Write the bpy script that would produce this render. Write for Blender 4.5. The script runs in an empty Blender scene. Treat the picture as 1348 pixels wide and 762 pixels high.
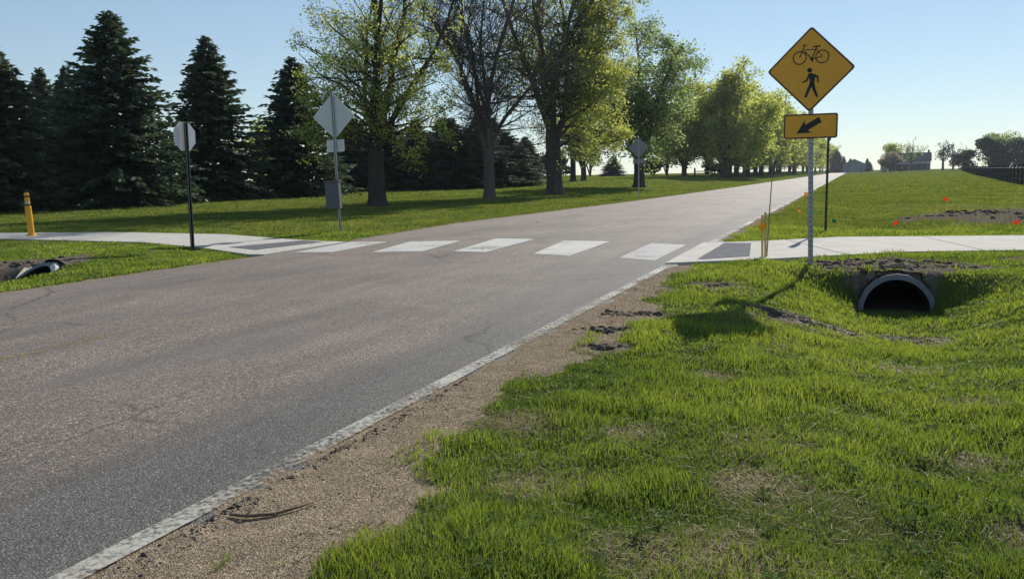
import bpy, math, random
import numpy as np
from mathutils import Vector, Matrix

R = math.radians
SC = bpy.context.scene
COL = SC.collection
random.seed(7)

# ------------------------------------------------------------------ helpers
def link(o):
    COL.objects.link(o)
    return o

def tag(o, label=None, cat=None, group=None, kind=None):
    if label: o['label'] = label
    if cat: o['category'] = cat
    if group: o['group'] = group
    if kind: o['kind'] = kind
    return o

def empty(name, loc, rz=0.0, tilt=(0, 0)):
    o = link(bpy.data.objects.new(name, None))
    o.empty_display_size = 0.2
    o.location = loc
    o.rotation_euler = (tilt[0], tilt[1], rz)
    return o

def mesh_np(name, V, F, mats, parent=None, face_attr=None, pt_attr=None, smooth=False, uv=None, midx=None):
    """V (n,3) array; F list of (k,m) int arrays of equal face size."""
    me = bpy.data.meshes.new(name)
    V = np.asarray(V, dtype=np.float32)
    if not isinstance(F, list): F = [F]
    F = [np.asarray(f, dtype=np.int32) for f in F if len(f)]
    loops = np.concatenate([f.ravel() for f in F])
    tot = np.concatenate([np.full(len(f), f.shape[1], dtype=np.int32) for f in F])
    st = np.concatenate([[0], np.cumsum(tot)[:-1]]).astype(np.int32)
    me.vertices.add(len(V)); me.vertices.foreach_set('co', V.ravel())
    me.loops.add(len(loops)); me.loops.foreach_set('vertex_index', loops)
    me.polygons.add(len(tot)); me.polygons.foreach_set('loop_start', st)
    me.polygons.foreach_set('loop_total', tot)
    if smooth: me.polygons.foreach_set('use_smooth', np.ones(len(tot), dtype=bool))
    if midx is not None: me.polygons.foreach_set('material_index', np.asarray(midx, dtype=np.int32))
    for k, a in (face_attr or {}).items():
        at = me.attributes.new(k, 'FLOAT', 'FACE'); at.data.foreach_set('value', np.asarray(a, dtype=np.float32))
    for k, a in (pt_attr or {}).items():
        at = me.attributes.new(k, 'FLOAT', 'POINT'); at.data.foreach_set('value', np.asarray(a, dtype=np.float32))
    if uv is not None:
        l = me.uv_layers.new(name='UVMap'); l.data.foreach_set('uv', np.asarray(uv, dtype=np.float32)[loops].ravel())
    me.update(calc_edges=True); me.validate()
    for m in (mats if isinstance(mats, (list, tuple)) else [mats]): me.materials.append(m)
    o = link(bpy.data.objects.new(name, me))
    if parent: o.parent = parent
    return o

class MB:
    """collects solid shapes into one mesh"""
    def __init__(s): s.v = []; s.f = []; s.m = []; s.i = 0
    def add(s, vs, fs):
        n = len(s.v); s.v += [tuple(v) for v in vs]
        for f in fs: s.f.append(tuple(n + a for a in f)); s.m.append(s.i)
    def box(s, c, d, rot=None):
        hx, hy, hz = d[0] / 2, d[1] / 2, d[2] / 2
        vs = [Vector((x * hx, y * hy, z * hz)) for x in (-1, 1) for y in (-1, 1) for z in (-1, 1)]
        if rot is not None: vs = [rot @ v for v in vs]
        vs = [v + Vector(c) for v in vs]
        s.add(vs, [(0, 1, 3, 2), (4, 6, 7, 5), (0, 4, 5, 1), (2, 3, 7, 6), (0, 2, 6, 4), (1, 5, 7, 3)])
    def prism(s, poly, y0, y1):
        """poly of (x,z), extruded along y"""
        n = len(poly)
        vs = [(x, y0, z) for x, z in poly] + [(x, y1, z) for x, z in poly]
        s.add(vs, [tuple(range(n)), tuple(range(2 * n - 1, n - 1, -1))] + [(i, i + n, (i + 1) % n + n, (i + 1) % n) for i in range(n)])
    def prismz(s, poly, z0, z1):
        n = len(poly)
        vs = [(x, y, z0) for x, y in poly] + [(x, y, z1) for x, y in poly]
        s.add(vs, [tuple(range(n - 1, -1, -1)), tuple(range(n, 2 * n))] + [(i, (i + 1) % n, (i + 1) % n + n, i + n) for i in range(n)])
    def tube(s, pts, rs, k=8, caps=True):
        pts = [Vector(p) for p in pts]
        if not isinstance(rs, (list, tuple)): rs = [rs] * len(pts)
        ref = None; rings = []
        for j, p in enumerate(pts):
            t = (pts[min(j + 1, len(pts) - 1)] - pts[max(j - 1, 0)]).normalized()
            if ref is None: ref = t.orthogonal()
            a = (ref - t * ref.dot(t)).normalized(); b = t.cross(a); ref = a
            rings += [p + (a * math.cos(2 * math.pi * q / k) + b * math.sin(2 * math.pi * q / k)) * rs[j] for q in range(k)]
        fs = []
        for j in range(len(pts) - 1):
            for q in range(k):
                fs.append((j * k + q, j * k + (q + 1) % k, (j + 1) * k + (q + 1) % k, (j + 1) * k + q))
        if caps:
            fs.append(tuple(range(k - 1, -1, -1))); n = (len(pts) - 1) * k; fs.append(tuple(range(n, n + k)))
        s.add(rings, fs)
    def ring(s, cx, cz, r0, r1, y0, y1, n=28, sx=1.0):
        """annulus in the xz plane"""
        for q in range(n):
            a, b = 2 * math.pi * q / n, 2 * math.pi * (q + 1) / n
            P = [(cx + r * math.cos(t) * sx, cz + r * math.sin(t)) for r, t in ((r0, a), (r1, a), (r1, b), (r0, b))]
            s.prism(P, y0, y1)
    def build(s, name, mats, parent=None, smooth=False, bevel=0):
        me = bpy.data.meshes.new(name); me.from_pydata(s.v, [], s.f)
        me.polygons.foreach_set('material_index', s.m)
        if smooth: me.polygons.foreach_set('use_smooth', [True] * len(s.f))
        me.update()
        for m in (mats if isinstance(mats, (list, tuple)) else [mats]): me.materials.append(m)
        o = link(bpy.data.objects.new(name, me))
        if parent: o.parent = parent
        if bevel:
            b = o.modifiers.new('bevel', 'BEVEL'); b.width = bevel; b.segments = 2; b.limit_method = 'ANGLE'
        return o

def _h(ix, iy, seed):
    h = (ix.astype(np.int64) * 374761393 + iy.astype(np.int64) * 668265263 + seed * 144665) & 0xffffffff
    h = ((h ^ (h >> 13)) * 1274126177) & 0xffffffff
    return ((h ^ (h >> 16)) & 0xffff) / 65535.0
def vnoise(x, y, seed=0):
    ix, iy = np.floor(x), np.floor(y); fx, fy = x - ix, y - iy
    fx = fx * fx * (3 - 2 * fx); fy = fy * fy * (3 - 2 * fy)
    return ((_h(ix, iy, seed) * (1 - fx) + _h(ix + 1, iy, seed) * fx) * (1 - fy)
            + (_h(ix, iy + 1, seed) * (1 - fx) + _h(ix + 1, iy + 1, seed) * fx) * fy)
def fbm(x, y, seed=0, o=4):
    v = 0; a = .5; t = 0
    for k in range(o):
        v = v + a * vnoise(x, y, seed + k * 17); t += a; a *= .5; x = x * 2.03; y = y * 2.03
    return v / t
def sstep(a, b, x):
    t = np.clip((x - a) / (b - a), 0, 1); return t * t * (3 - 2 * t)

# ------------------------------------------------------------------ materials
class NT:
    def __init__(s, name):
        s.m = bpy.data.materials.new(name); s.m.use_nodes = True
        s.t = s.m.node_tree; s.t.nodes.clear()
        s.out = s.n('ShaderNodeOutputMaterial')
    def n(s, typ, **k):
        nd = s.t.nodes.new(typ)
        for a, b in k.items(): setattr(nd, a, b)
        return nd
    def l(s, a, b): s.t.links.new(a, b)
    def coord(s, which='Object'):
        return s.n('ShaderNodeTexCoord').outputs[which]
    def geo(s): return s.n('ShaderNodeNewGeometry').outputs['Position']
    def noise(s, vec, scale, detail=4, rough=.55, out='Fac', stretch=None):
        if stretch:
            mp = s.n('ShaderNodeMapping'); s.l(vec, mp.inputs['Vector']); mp.inputs['Scale'].default_value = stretch; vec = mp.outputs[0]
        nd = s.n('ShaderNodeTexNoise'); s.l(vec, nd.inputs['Vector'])
        nd.inputs['Scale'].default_value = scale; nd.inputs['Detail'].default_value = detail; nd.inputs['Roughness'].default_value = rough
        return nd.outputs[out]
    def ramp(s, fac, stops, interp='LINEAR'):
        r = s.n('ShaderNodeValToRGB'); s.l(fac, r.inputs[0]); cr = r.color_ramp; cr.interpolation = interp
        while len(cr.elements) < len(stops): cr.elements.new(.5)
        for e, (p, c) in zip(cr.elements, stops):
            e.position = p; e.color = c if len(c) == 4 else (*c, 1)
        return r.outputs[0]
    def mix(s, fac, a, b, mode='MIX'):
        m = s.n('ShaderNodeMix', data_type='RGBA', blend_type=mode)
        for sock, v in ((m.inputs[0], fac), (m.inputs[6], a), (m.inputs[7], b)):
            if isinstance(v, (int, float)): sock.default_value = v
            elif isinstance(v, tuple): sock.default_value = v if len(v) == 4 else (*v, 1)
            else: s.l(v, sock)
        return m.outputs[2]
    def math(s, op, a, b=None, c=None):
        m = s.n('ShaderNodeMath', operation=op)
        for i, v in enumerate((a, b, c)):
            if v is None: continue
            if isinstance(v, (int, float)): m.inputs[i].default_value = v
            else: s.l(v, m.inputs[i])
        return m.outputs[0]
    def attr(s, name): return s.n('ShaderNodeAttribute', attribute_name=name).outputs['Fac']
    def bsdf(s, col, rough=.8, metal=0, spec=.3, bump=None, bstr=.3, bdist=.02):
        b = s.n('ShaderNodeBsdfPrincipled')
        for sock, v in ((b.inputs['Base Color'], col), (b.inputs['Roughness'], rough)):
            if isinstance(v, (int, float)): sock.default_value = v
            elif isinstance(v, tuple): sock.default_value = (*v, 1)
            else: s.l(v, sock)
        b.inputs['Metallic'].default_value = metal; b.inputs['Specular IOR Level'].default_value = spec
        if bump is not None:
            bp = s.n('ShaderNodeBump'); bp.inputs['Strength'].default_value = bstr; bp.inputs['Distance'].default_value = bdist
            s.l(bump, bp.inputs['Height']); s.l(bp.outputs[0], b.inputs['Normal'])
        return b.outputs[0]
    def done(s, sh):
        s.l(sh, s.out.inputs['Surface']); return s.m

def simple(name, col, rough=.6, metal=0, spec=.4, var=.12, scale=8, bstr=.05):
    t = NT(name); c = t.coord(); n = t.noise(c, scale, 5, .65)
    a = tuple(x * (1 - var) for x in col); b = tuple(min(1, x * (1 + var)) for x in col)
    return t.done(t.bsdf(t.ramp(n, [(.3, a), (.7, b)]), rough, metal, spec, n, bstr, .01))

def leaf_mat(name, dark, light, trans=.45, rough=.6, spec=.25):
    t = NT(name); f = t.attr('tint')
    col = t.ramp(f, [(0, dark), (1, light)])
    d = t.bsdf(col, rough, 0, spec)
    tr = t.n('ShaderNodeBsdfTranslucent')
    tc = t.mix(1.0, col, (1.2, 1.12, .70), 'MULTIPLY'); t.l(tc, tr.inputs[0])
    mx = t.n('ShaderNodeMixShader'); mx.inputs[0].default_value = trans
    t.l(d, mx.inputs[1]); t.l(tr.outputs[0], mx.inputs[2])
    return t.done(mx.outputs[0])

def bark_mat(name, a, b):
    t = NT(name); c = t.coord()
    n = t.noise(c, 6, 6, .7, stretch=(1, 1, .25))
    return t.done(t.bsdf(t.ramp(n, [(.3, a), (.75, b)]), .9, 0, .1, n, .8, .05))

M = {}
M['bark'] = bark_mat('bark', (.035, .03, .026), (.10, .085, .07))
M['bark_grey'] = bark_mat('grey_bark', (.05, .045, .045), (.14, .125, .115))
M['twig'] = simple('twig_bark', (.12, .105, .095), .9, 0, .1)
M['needles'] = leaf_mat('spruce_needles', (.034, .060, .042), (.125, .18, .11), .26, .6)
M['needles_grey'] = leaf_mat('grey_spruce_needles', (.050, .072, .048), (.155, .185, .115), .3, .6)
M['leaf'] = leaf_mat('spring_leaves', (.20, .26, .075), (.54, .60, .20), .72)
M['leaf_yellow'] = leaf_mat('yellow_spring_leaves', (.22, .26, .07), (.46, .51, .18), .68)
M['leaf_green'] = leaf_mat('green_leaves', (.11, .17, .07), (.33, .42, .20), .64)
M['leaf_dark'] = leaf_mat('dark_evergreen_leaves', (.016, .026, .018), (.045, .06, .035), .15)
M['bud'] = leaf_mat('reddish_buds', (.07, .055, .05), (.13, .12, .06), .3)
M['blossom'] = leaf_mat('pale_blossom', (.20, .18, .16), (.5, .46, .42), .4)
M['grass'] = leaf_mat('grass_blades', (.070, .128, .022), (.262, .33, .058), .57, .5)
M['lawn'] = leaf_mat('lawn_blades', (.082, .126, .028), (.222, .258, .060), .5, .5)
M['weed'] = leaf_mat('weed_leaves', (.045, .085, .022), (.09, .14, .035), .35, .9, .02)
M['straw'] = simple('dry_straw', (.26, .205, .12), .8, 0, .2, .3, 4)
M['galv'] = simple('galvanised_steel', (.36, .37, .38), .45, .75, .5, .15, 12)
M['hole'] = simple('punched_hole', (.02, .02, .02), .9)
M['green_post'] = simple('dark_green_post', (.028, .040, .034), .55, 0, .4, .2, 10)
M['alu'] = simple('aluminium_panel_back', (.50, .52, .53), .5, .25, .5, .08, 5)
M['alu_dull'] = simple('dull_aluminium_back', (.25, .25, .26), .6, .2, .4, .08, 5)
M['amber'] = simple('amber_sign_sheeting', (.86, .385, .012), .42, 0, .5, .05, 7, .01)
M['black'] = simple('black_sign_paint', (.012, .012, .014), .5, 0, .4, .1, 9, .01)
M['red'] = simple('red_sign_sheeting', (.45, .02, .02), .4)
M['white_paint'] = simple('white_paint', (.72, .72, .70), .55)
M['grey_cabinet'] = simple('grey_cabinet_paint', (.105, .105, .125), .6, 0, .3, .1, 6)
M['cabinet_slat'] = simple('grey_louvre_paint', (.13, .135, .15), .6, 0, .3, .1, 6)
M['yellow_post'] = simple('yellow_plastic', (.78, .36, .015), .5, 0, .4, .08, 9)
M['wood'] = simple('weathered_lath', (.60, .44, .17), .85, 0, .1, .25, 20)
M['rod'] = simple('grey_rod', (.16, .14, .13), .6, 0, .3)
M['flag_orange'] = leaf_mat('orange_flag', (.85, .17, .025), (.88, .21, .035), .4)
M['flag_yellow'] = leaf_mat('yellow_flag', (.80, .48, .02), (.85, .55, .03), .4)
M['flag_green'] = leaf_mat('green_flag', (.01, .30, .12), (.02, .36, .15), .4)
M['wire'] = simple('steel_wire', (.2, .2, .2), .5, .6)
M['fence_black'] = simple('black_fence_board', (.022, .022, .027), .8, 0, .2, .4, 3)
M['fence_rail'] = simple('grey_top_rail', (.30, .30, .31), .8, 0, .2)
M['roof'] = simple('grey_shingle', (.17, .165, .17), .9, 0, .15, .15, 3)
M['siding'] = simple('white_siding', (.62, .63, .64), .7, 0, .2, .05, 4)
M['siding_shade'] = simple('shade_blue_siding', (.17, .20, .25), .7, 0, .2, .06, 4)  # white barn, with its blue-grey shade put into the siding colour
M['glass'] = simple('window_glass', (.02, .025, .03), .12, 0, .6, .05)
M['dark_wall'] = simple('shaded_porch_wall', (.22, .22, .24), .8)
M['brick'] = simple('chimney_brick', (.16, .07, .05), .9)
M['deadwood'] = simple('fallen_twig_bark', (.16, .115, .075), .9, 0, .1, .3, 15)

def m_concrete(name, base, v=.1, joints=False):
    t = NT(name); c = t.geo()
    n = t.noise(c, 1.6, 5, .6); n2 = t.noise(c, 60, 3, .6)
    col = t.ramp(n, [(.25, tuple(x * (1 - v) for x in base)), (.75, tuple(x * (1 + v * .6) for x in base))])
    col = t.mix(.25, col, t.ramp(n2, [(.3, (.25, .24, .22)), (.7, (.9, .88, .84))]), 'OVERLAY')
    return t.done(t.bsdf(col, .9, 0, .08, n2, .25, .004))
M['concrete'] = m_concrete('trail_concrete', (.46, .435, .39), .16)
M['concrete_edge'] = m_concrete('ramp_edge_concrete', (.48, .455, .41), .18)
M['concrete_old_shaded'] = m_concrete('weathered_shaded_pipe_concrete', (.20, .21, .225), .35)  # rim concrete; its dark tone also stands in for shade
M['concrete_dimmed'] = m_concrete('dimmed_pipe_concrete', (.085, .08, .075), .3)  # barrel darkened in colour so its sunlit top and inside look dim
M['concrete_sunlit'] = m_concrete('sunlit_lip_concrete', (.62, .60, .56), .15)  # sunlight on the far lip, put into the colour

def m_tactile():
    t = NT('dark_tactile_paver'); c = t.geo(); n = t.noise(c, 7, 5, .6)
    v = t.n('ShaderNodeTexNoise'); 
    return t.done(t.bsdf(t.ramp(n, [(.3, (.09, .094, .10)), (.7, (.17, .175, .185))]), .95, 0, .05, n, .3, .005))
M['tactile'] = m_tactile()

def m_road():
    t = NT('worn_asphalt'); c = t.geo(); uv = t.n('ShaderNodeUVMap').outputs[0]
    agg = t.n('ShaderNodeTexVoronoi'); t.l(c, agg.inputs['Vector']); agg.inputs['Scale'].default_value = 95
    wn = t.n('ShaderNodeSeparateColor'); t.l(agg.outputs['Color'], wn.inputs[0])
    stone = t.ramp(wn.outputs[0], [(0, (.068, .052, .043)), (.45, (.155, .121, .098)), (.8, (.24, .19, .152)), (.97, (.34, .28, .23)), (1, (.55, .52, .48))])
    seal = t.ramp(wn.outputs[1], [(0, (.062, .058, .053)), (.6, (.116, .106, .095)), (.95, (.165, .15, .135)), (1, (.26, .25, .24))])
    # long patches follow the lane (uv.x across in metres, uv.y along in metres)
    sp = t.n('ShaderNodeSeparateXYZ'); t.l(uv, sp.inputs[0]); ux = sp.outputs[0]
    nl = t.noise(uv, 1.0, 5, .6, stretch=(.9, .10, 1))
    edge = t.math('ADD', ux, t.math('MULTIPLY', t.math('SUBTRACT', nl, .5), 3.6))
    band = t.ramp(t.math('MULTIPLY', edge, .1), [(0, (1, 1, 1)), (.06, (1, 1, 1)), (.15, (0, 0, 0)), (1, (0, 0, 0))])
    n2 = t.noise(uv, 1.0, 5, .65, stretch=(.8, .22, 1))
    streak = t.ramp(n2, [(.46, (0, 0, 0)), (.66, (.8, .8, .8))])
    msk = t.mix(1.0, band, streak, 'LIGHTEN')
    col = t.mix(msk, stone, seal)
    n3 = t.noise(c, .35, 4, .6); col = t.mix(.55, col, t.ramp(n3, [(.3, (.34, .34, .34)), (.7, (.66, .66, .66))]), 'OVERLAY')
    n4 = t.noise(uv, 1.0, 6, .7, stretch=(2.6, .35, 1)); col = t.mix(.5, col, t.ramp(n4, [(.3, (.36, .36, .36)), (.7, (.64, .64, .64))]), 'OVERLAY')
    dust = t.ramp(t.math('ADD', t.math('MULTIPLY', ux, .1), t.math('MULTIPLY', t.math('SUBTRACT', t.noise(c, .9, 5, .6), .5), .12)), [(.70, (0, 0, 0)), (.84, (.5, .5, .5))])
    col = t.mix(dust, col, (.22, .18, .15))
    # worn lane lines of coarse cracks
    cr = t.n('ShaderNodeTexVoronoi', feature='DISTANCE_TO_EDGE'); 
    wv = t.n('ShaderNodeMixRGB'); 
    nn = t.noise(c, 1.2, 4, .6, out='Color'); t.l(c, wv.inputs[1]); t.l(nn, wv.inputs[2]); wv.inputs[0].default_value = .35
    t.l(wv.outputs[0], cr.inputs['Vector']); cr.inputs['Scale'].default_value = .42
    ck = t.ramp(cr.outputs['Distance'], [(0, (1, 1, 1)), (.009, (0, 0, 0))])
    ck = t.mix(1.0, ck, t.ramp(t.noise(c, .23, 2, .5), [(.47, (0, 0, 0)), (.60, (.8, .8, .8))]), 'MULTIPLY')
    col = t.mix(ck, col, (.03, .028, .026))
    h = t.math('SUBTRACT', 1.0, agg.outputs['Distance'])
    return t.done(t.bsdf(col, .78, 0, .26, h, .6, .008))
M['road'] = m_road()

def m_paint(name, colr, lo, hi, scale=9):
    """worn road paint: bare road shows through where it has flaked off"""
    t = NT(name); c = t.geo(); n = t.noise(c, scale, 8, .75); n0 = t.noise(c, 1.1, 3, .5)
    f = t.math('ADD', t.math('MULTIPLY', n, .6), t.math('MULTIPLY', n0, .4))
    msk = t.ramp(f, [(lo, (0, 0, 0)), (hi, (1, 1, 1))])
    d = t.ramp(t.noise(c, 35, 4, .7), [(.3, tuple(x * .78 for x in colr)), (.7, colr)])
    b = t.bsdf(d, .75, 0, .25, n, .2, .003)
    tr = t.n('ShaderNodeBsdfTransparent'); mx = t.n('ShaderNodeMixShader')
    t.l(msk, mx.inputs[0]); t.l(tr.outputs[0], mx.inputs[1]); t.l(b, mx.inputs[2])
    return t.done(mx.outputs[0])
M['line'] = m_paint('worn_white_line', (.46, .435, .375), .45, .57, 26)
M['stripe'] = m_paint('crosswalk_paint', (.50, .485, .45), .345, .46, 14)
M['stripe_worn'] = m_paint('worn_crosswalk_paint', (.36, .35, .34), .31, .47, 14)
M['yellow_worn'] = m_paint('faded_yellow_paint', (.38, .27, .05), .50, .58)

def m_ground():
    t = NT('ground_turf'); c = t.geo()
    a = t.noise(c, 2.2, 6, .65); b = t.noise(c, 28, 4, .7); far = t.noise(c, .12, 4, .6)
    bt = t.noise(c, 110, 5, .75); thatch = t.ramp(bt, [(.3, (.014, .022, .006)), (.5, (.055, .080, .018)), (.62, (.11, .13, .035)), (.75, (.22, .20, .08))])
    lawn = t.ramp(a, [(.25, (.080, .115, .026)), (.55, (.11, .145, .032)), (.8, (.16, .175, .048))])
    lawn = t.mix(.35, lawn, t.ramp(far, [(.3, (.30, .33, .28)), (.7, (.70, .66, .55))]), 'OVERLAY')
    lawn = t.mix(.4, lawn, t.ramp(b, [(.3, (.2, .2, .2)), (.7, (.8, .8, .8))]), 'OVERLAY')
    col = t.mix(t.attr('lawn'), thatch, lawn)
    bb = t.noise(c, 130, 4, .75); dry = t.ramp(bb, [(.25, (.07, .055, .03)), (.5, (.19, .15, .085)), (.75, (.36, .30, .19))])
    col = t.mix(t.math('MULTIPLY', t.attr('dry'), .9), col, dry)
    soil = t.ramp(t.noise(c, 16, 6, .75), [(.25, (.045, .036, .030)), (.5, (.14, .115, .092)), (.75, (.30, .25, .20))])
    sm = t.math('ADD', t.attr('soil'), t.math('MULTIPLY', t.math('SUBTRACT', a, .5), .6))
    col = t.mix(t.ramp(sm, [(.42, (0, 0, 0)), (.58, (1, 1, 1))]), col, soil)
    v = t.n('ShaderNodeTexVoronoi'); t.l(c, v.inputs['Vector']); v.inputs['Scale'].default_value = 150
    sv = t.n('ShaderNodeSeparateColor'); t.l(v.outputs['Color'], sv.inputs[0])
    grav = t.ramp(sv.outputs[0], [(0, (.115, .088, .060)), (.4, (.215, .168, .115)), (.8, (.30, .238, .168)), (1, (.46, .39, .30))])
    grav = t.mix(.45, grav, t.ramp(t.noise(c, 5, 7, .72), [(.3, (.22, .22, .22)), (.7, (.74, .72, .70))]), 'OVERLAY')
    gm = t.math('ADD', t.attr('gravel'), t.math('MULTIPLY', t.math('SUBTRACT', t.noise(c, 5, 5, .6), .5), .5))
    gmask = t.ramp(gm, [(.42, (0, 0, 0)), (.58, (1, 1, 1))])
    col = t.mix(gmask, col, grav)
    h = t.math('ADD', t.math('MULTIPLY', b, .6), t.math('MULTIPLY', v.outputs['Distance'], .25))
    return t.done(t.bsdf(col, .95, 0, 0.0, h, .7, .03))
M['ground'] = m_ground()
M['clod'] = simple('dark_soil', (.105, .082, .062), .95, 0, .1, .55, 14, .6)
M['pebble'] = simple('asphalt_crumb', (.072, .062, .055), .85, 0, .25, .5, 9, .2)
M['pebble_tan'] = simple('tan_gravel', (.30, .23, .165), .9, 0, .2, .4, 9, .2)

# ------------------------------------------------------------------ layout (metres; camera over the origin)
CH = 1.5
SA, CA = math.sin(math.atan(.405)), math.cos(math.atan(.405))
def es(x, y):           # e = metres right of the road's right edge, s = metres along the road
    return (x + 3.0) * CA - y * SA, (x + 3.0) * SA + y * CA
def xy(e, s):
    return -3.0 + e * CA + s * SA, -e * SA + s * CA
LS = [-200, 14.3, 19.4, 26, 34, 48, 80, 3000]
LE = [-8.2, -8.2, -8.65, -9.25, -8.95, -8.5, -8.2, -8.2]
def left_e(s): return np.interp(s, LS, LE)

TR_R = [(2.62, 14.0), (4.4, 14.35), (7.2, 15.2), (9.6, 15.1), (14, 14.0), (24, 10.5), (60, -6), (61.4, -3.2), (25, 13.9), (15.6, 17.1), (11.3, 18.4), (7.4, 18.9), (5.6, 18.2), (4.3, 17.95)]
TR_L = [(-5.38, 17.1), (-6.9, 18.9), (-9.3, 21.2), (-14.9, 23.9), (-30, 30), (-80, 50), (-81, 53.5), (-31, 33.2), (-16.2, 26.6), (-12.3, 25.9), (-8.1, 23.8), (-5.6, 21.3), (-4.35, 20.25)]
def inpoly(x, y, poly):
    r = np.zeros(np.shape(x), bool); n = len(poly)
    for i in range(n):
        x0, y0 = poly[i]; x1, y1 = poly[(i + 1) % n]
        if y0 == y1: continue
        c = ((y0 > y) != (y1 > y)) & (x < (x1 - x0) * (y - y0) / (y1 - y0) + x0)
        r ^= c
    return r
def polydist(x, y, poly):
    d = np.full(np.shape(x), 1e9); n = len(poly)
    for i in range(n):
        x0, y0 = poly[i]; x1, y1 = poly[(i + 1) % n]; dx, dy = x1 - x0, y1 - y0
        t = np.clip(((x - x0) * dx + (y - y0) * dy) / (dx * dx + dy * dy), 0, 1)
        d = np.minimum(d, np.hypot(x - x0 - t * dx, y - y0 - t * dy))
    return np.where(inpoly(x, y, poly), -d, d)

#        e0    s_mouth  zc    Ro   Ri   k
PIPES = [(3.46, 14.35, -.55, .525, .45, .30), (-11.15, 11.7, -.46, .52, .455, 1.3)]

def dip(x, y, e):
    d = np.hypot(x, y)
    l = -e - 8.2
    lawn = 1.42 * (1 - np.exp(-np.maximum(0, d - 45) / 115)) * sstep(3, 16, l)
    field = .85 * sstep(150, 360, d) * sstep(2, 25, e)
    return lawn + field

def ground_z(x, y, raw=False):
    x = np.asarray(x, float); y = np.asarray(y, float)
    e, s = es(x, y)
    le = left_e(s); l = le - e
    z = dip(x, y, e)
    inroad = (e < 0) & (l < 0)
    n = (fbm(x * .9, y * .9, 3) - .5) * .10 + (fbm(x * 4.5, y * 4.5, 9, 3) - .5) * .05
    Ar = (.08 + .46 * sstep(6.0, 13.2, s)) * (1 - sstep(13.9, 14.6, s)) + .22 * sstep(23, 25, s) * (1 - sstep(30, 60, s))
    Al = .50 * sstep(-2, 8, s) * (1 - sstep(11.3, 12.35, s)) + .12 * sstep(22, 26, s) * (1 - sstep(35, 60, s))
    out = np.maximum(e, l)
    amp = sstep(.1, 1.2, out)
    z = z - .006 + (fbm(x * 9, y * 9, 15, 3) - .5) * .03 * sstep(0, .1, out) * (1 - sstep(.3, 1.2, out)) + .01 * sstep(.5, 1.6, out) + n * amp
    z = z - Ar * np.exp(-((e - 3.45) / 1.25) ** 2) * (e > 0) - Al * np.exp(-((l - 2.95) / np.where(s > 11.0, .80, 1.1)) ** 2) * (l > 0)
    # field hummocks and the heap of dug soil beyond the trail
    z = z + .22 * np.exp(-(((x - 17) / 4.5) ** 2 + ((y - 25.5) / 2.4) ** 2)) * (.5 + fbm(x * 1.4, y * 1.4, 5))
    for P in (TR_R, TR_L):
        d = polydist(x, y, P); w = 1 - sstep(.0, .9, d)
        z = z * (1 - w) + (dip(x, y, e) - .03) * w
        z = np.where(d < .02, z - .07, z)
    z = np.where(inroad, -.07, z)
    for (e0, sm, zc, Ro, Ri, k) in PIPES:
        q = np.abs(e - e0); top = zc + np.sqrt(np.maximum(0, Ro * Ro - q * q))
        sf = sm + k * (top - zc)
        ins = (q < Ro) & (s > sf + .06) & (s < sm + 3)
        cap = top + .02 + .07 * fbm(x * 5, y * 5, 57, 3)
        z = np.where(ins, np.maximum(cap, np.minimum(z, cap + np.maximum(0, s - sf - .12) * 1.5)), z)
        outm = (q < Ro * .98) & (s <= sf + .06) & (s > sm - 1.0)
        z = np.where(outm, np.minimum(z, zc), z)
        wob = .22 * (fbm(x * 3.3, y * 3.3, 63, 3) - .5)
        slope = zc + np.maximum(0, q - Ro * .98) * (1.35 + wob) + np.maximum(0, s - sm + .05) * 1.9 + np.maximum(0, sm - 1.4 - s) * .9
        z = np.where((q >= Ro * .98) & (q < 2.2) & (s < sm + 1.2), np.minimum(z, slope + wob * .3), z)
    return z

BARE = [(.11, 5.0, .18), (.15, 4.0, .17), (.72, 3.12, .24), (1.2, 3.95, .17), (2.5, 4.4, .13), (.62, 4.75, .14), (3.1, 5.6, .14), (1.5, 6.2, .14), (2.2, 3.4, .14), (3.4, 7.1, .2)]
SOIL = [        (5.15, 12.8, .42), (6.2, 12.45, .42), (5.75, 13.35, .75), (6.6, 13.0, .75), (7.1, 12.7, .4), (5.3, 13.6, .5), (6.3, 13.7, .5),
        (1.3, 9.0, .30), (.9, 8.05, .26), (.8, 7.2, .22), (3.1, 9.4, .45), (3.6, 9.2, .40), (4.6, 9.3, .40), (2.75, 11.2, .32), (1.9, 11.0, .2),
        (14, 25.6, 2.2), (16, 25.8, 3.0), (18.2, 26.2, 3.2), (15.5, 22.9, 2.0), (17.5, 23.6, 2.6), (13.2, 22.8, 1.2), (20, 27, 3.2), (21, 24.5, 3.0), (14.5, 24.2, 2.0),
        (-10.3, 15.6, .8), (-9.4, 15.9, .9), (-11.2, 15.2, .8), (-8.7, 16.0, .5), (8.3, 13.6, .3), (9.2, 13.3, .35)]
def soil_mask(x, y):
    m = np.zeros(np.shape(x))
    for (a, b, r) in SOIL:
        m = np.maximum(m, 1.25 - np.hypot(x - a, y - b) / r * .62 * (1.0))
    return np.clip(m, 0, 1) * .95 + 0 * x
def bare_mask(x, y):
    m = np.zeros(np.shape(x)); q = (fbm(x * 4, y * 4, 19, 3) - .5) * 1.1
    for (a, b, r) in BARE: m = np.maximum(m, 1.15 - np.hypot((x - a) * .75, y - b) / r * .62)
    return np.clip(m + q, 0, 1) * (m > .05)
def gravel_edge(e, s, x, y):
    w = np.interp(s, [0, 4, 6, 8, 9.5, 13, 15, 17, 22, 30, 60, 200], [1.1, .95, .68, .92, .80, .50, .5, .4, .30, .28, .25, .25])
    w = w + (fbm(x * 1.6, y * 1.6, 21) - .5) * .7
    return np.maximum(w, .12)

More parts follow.
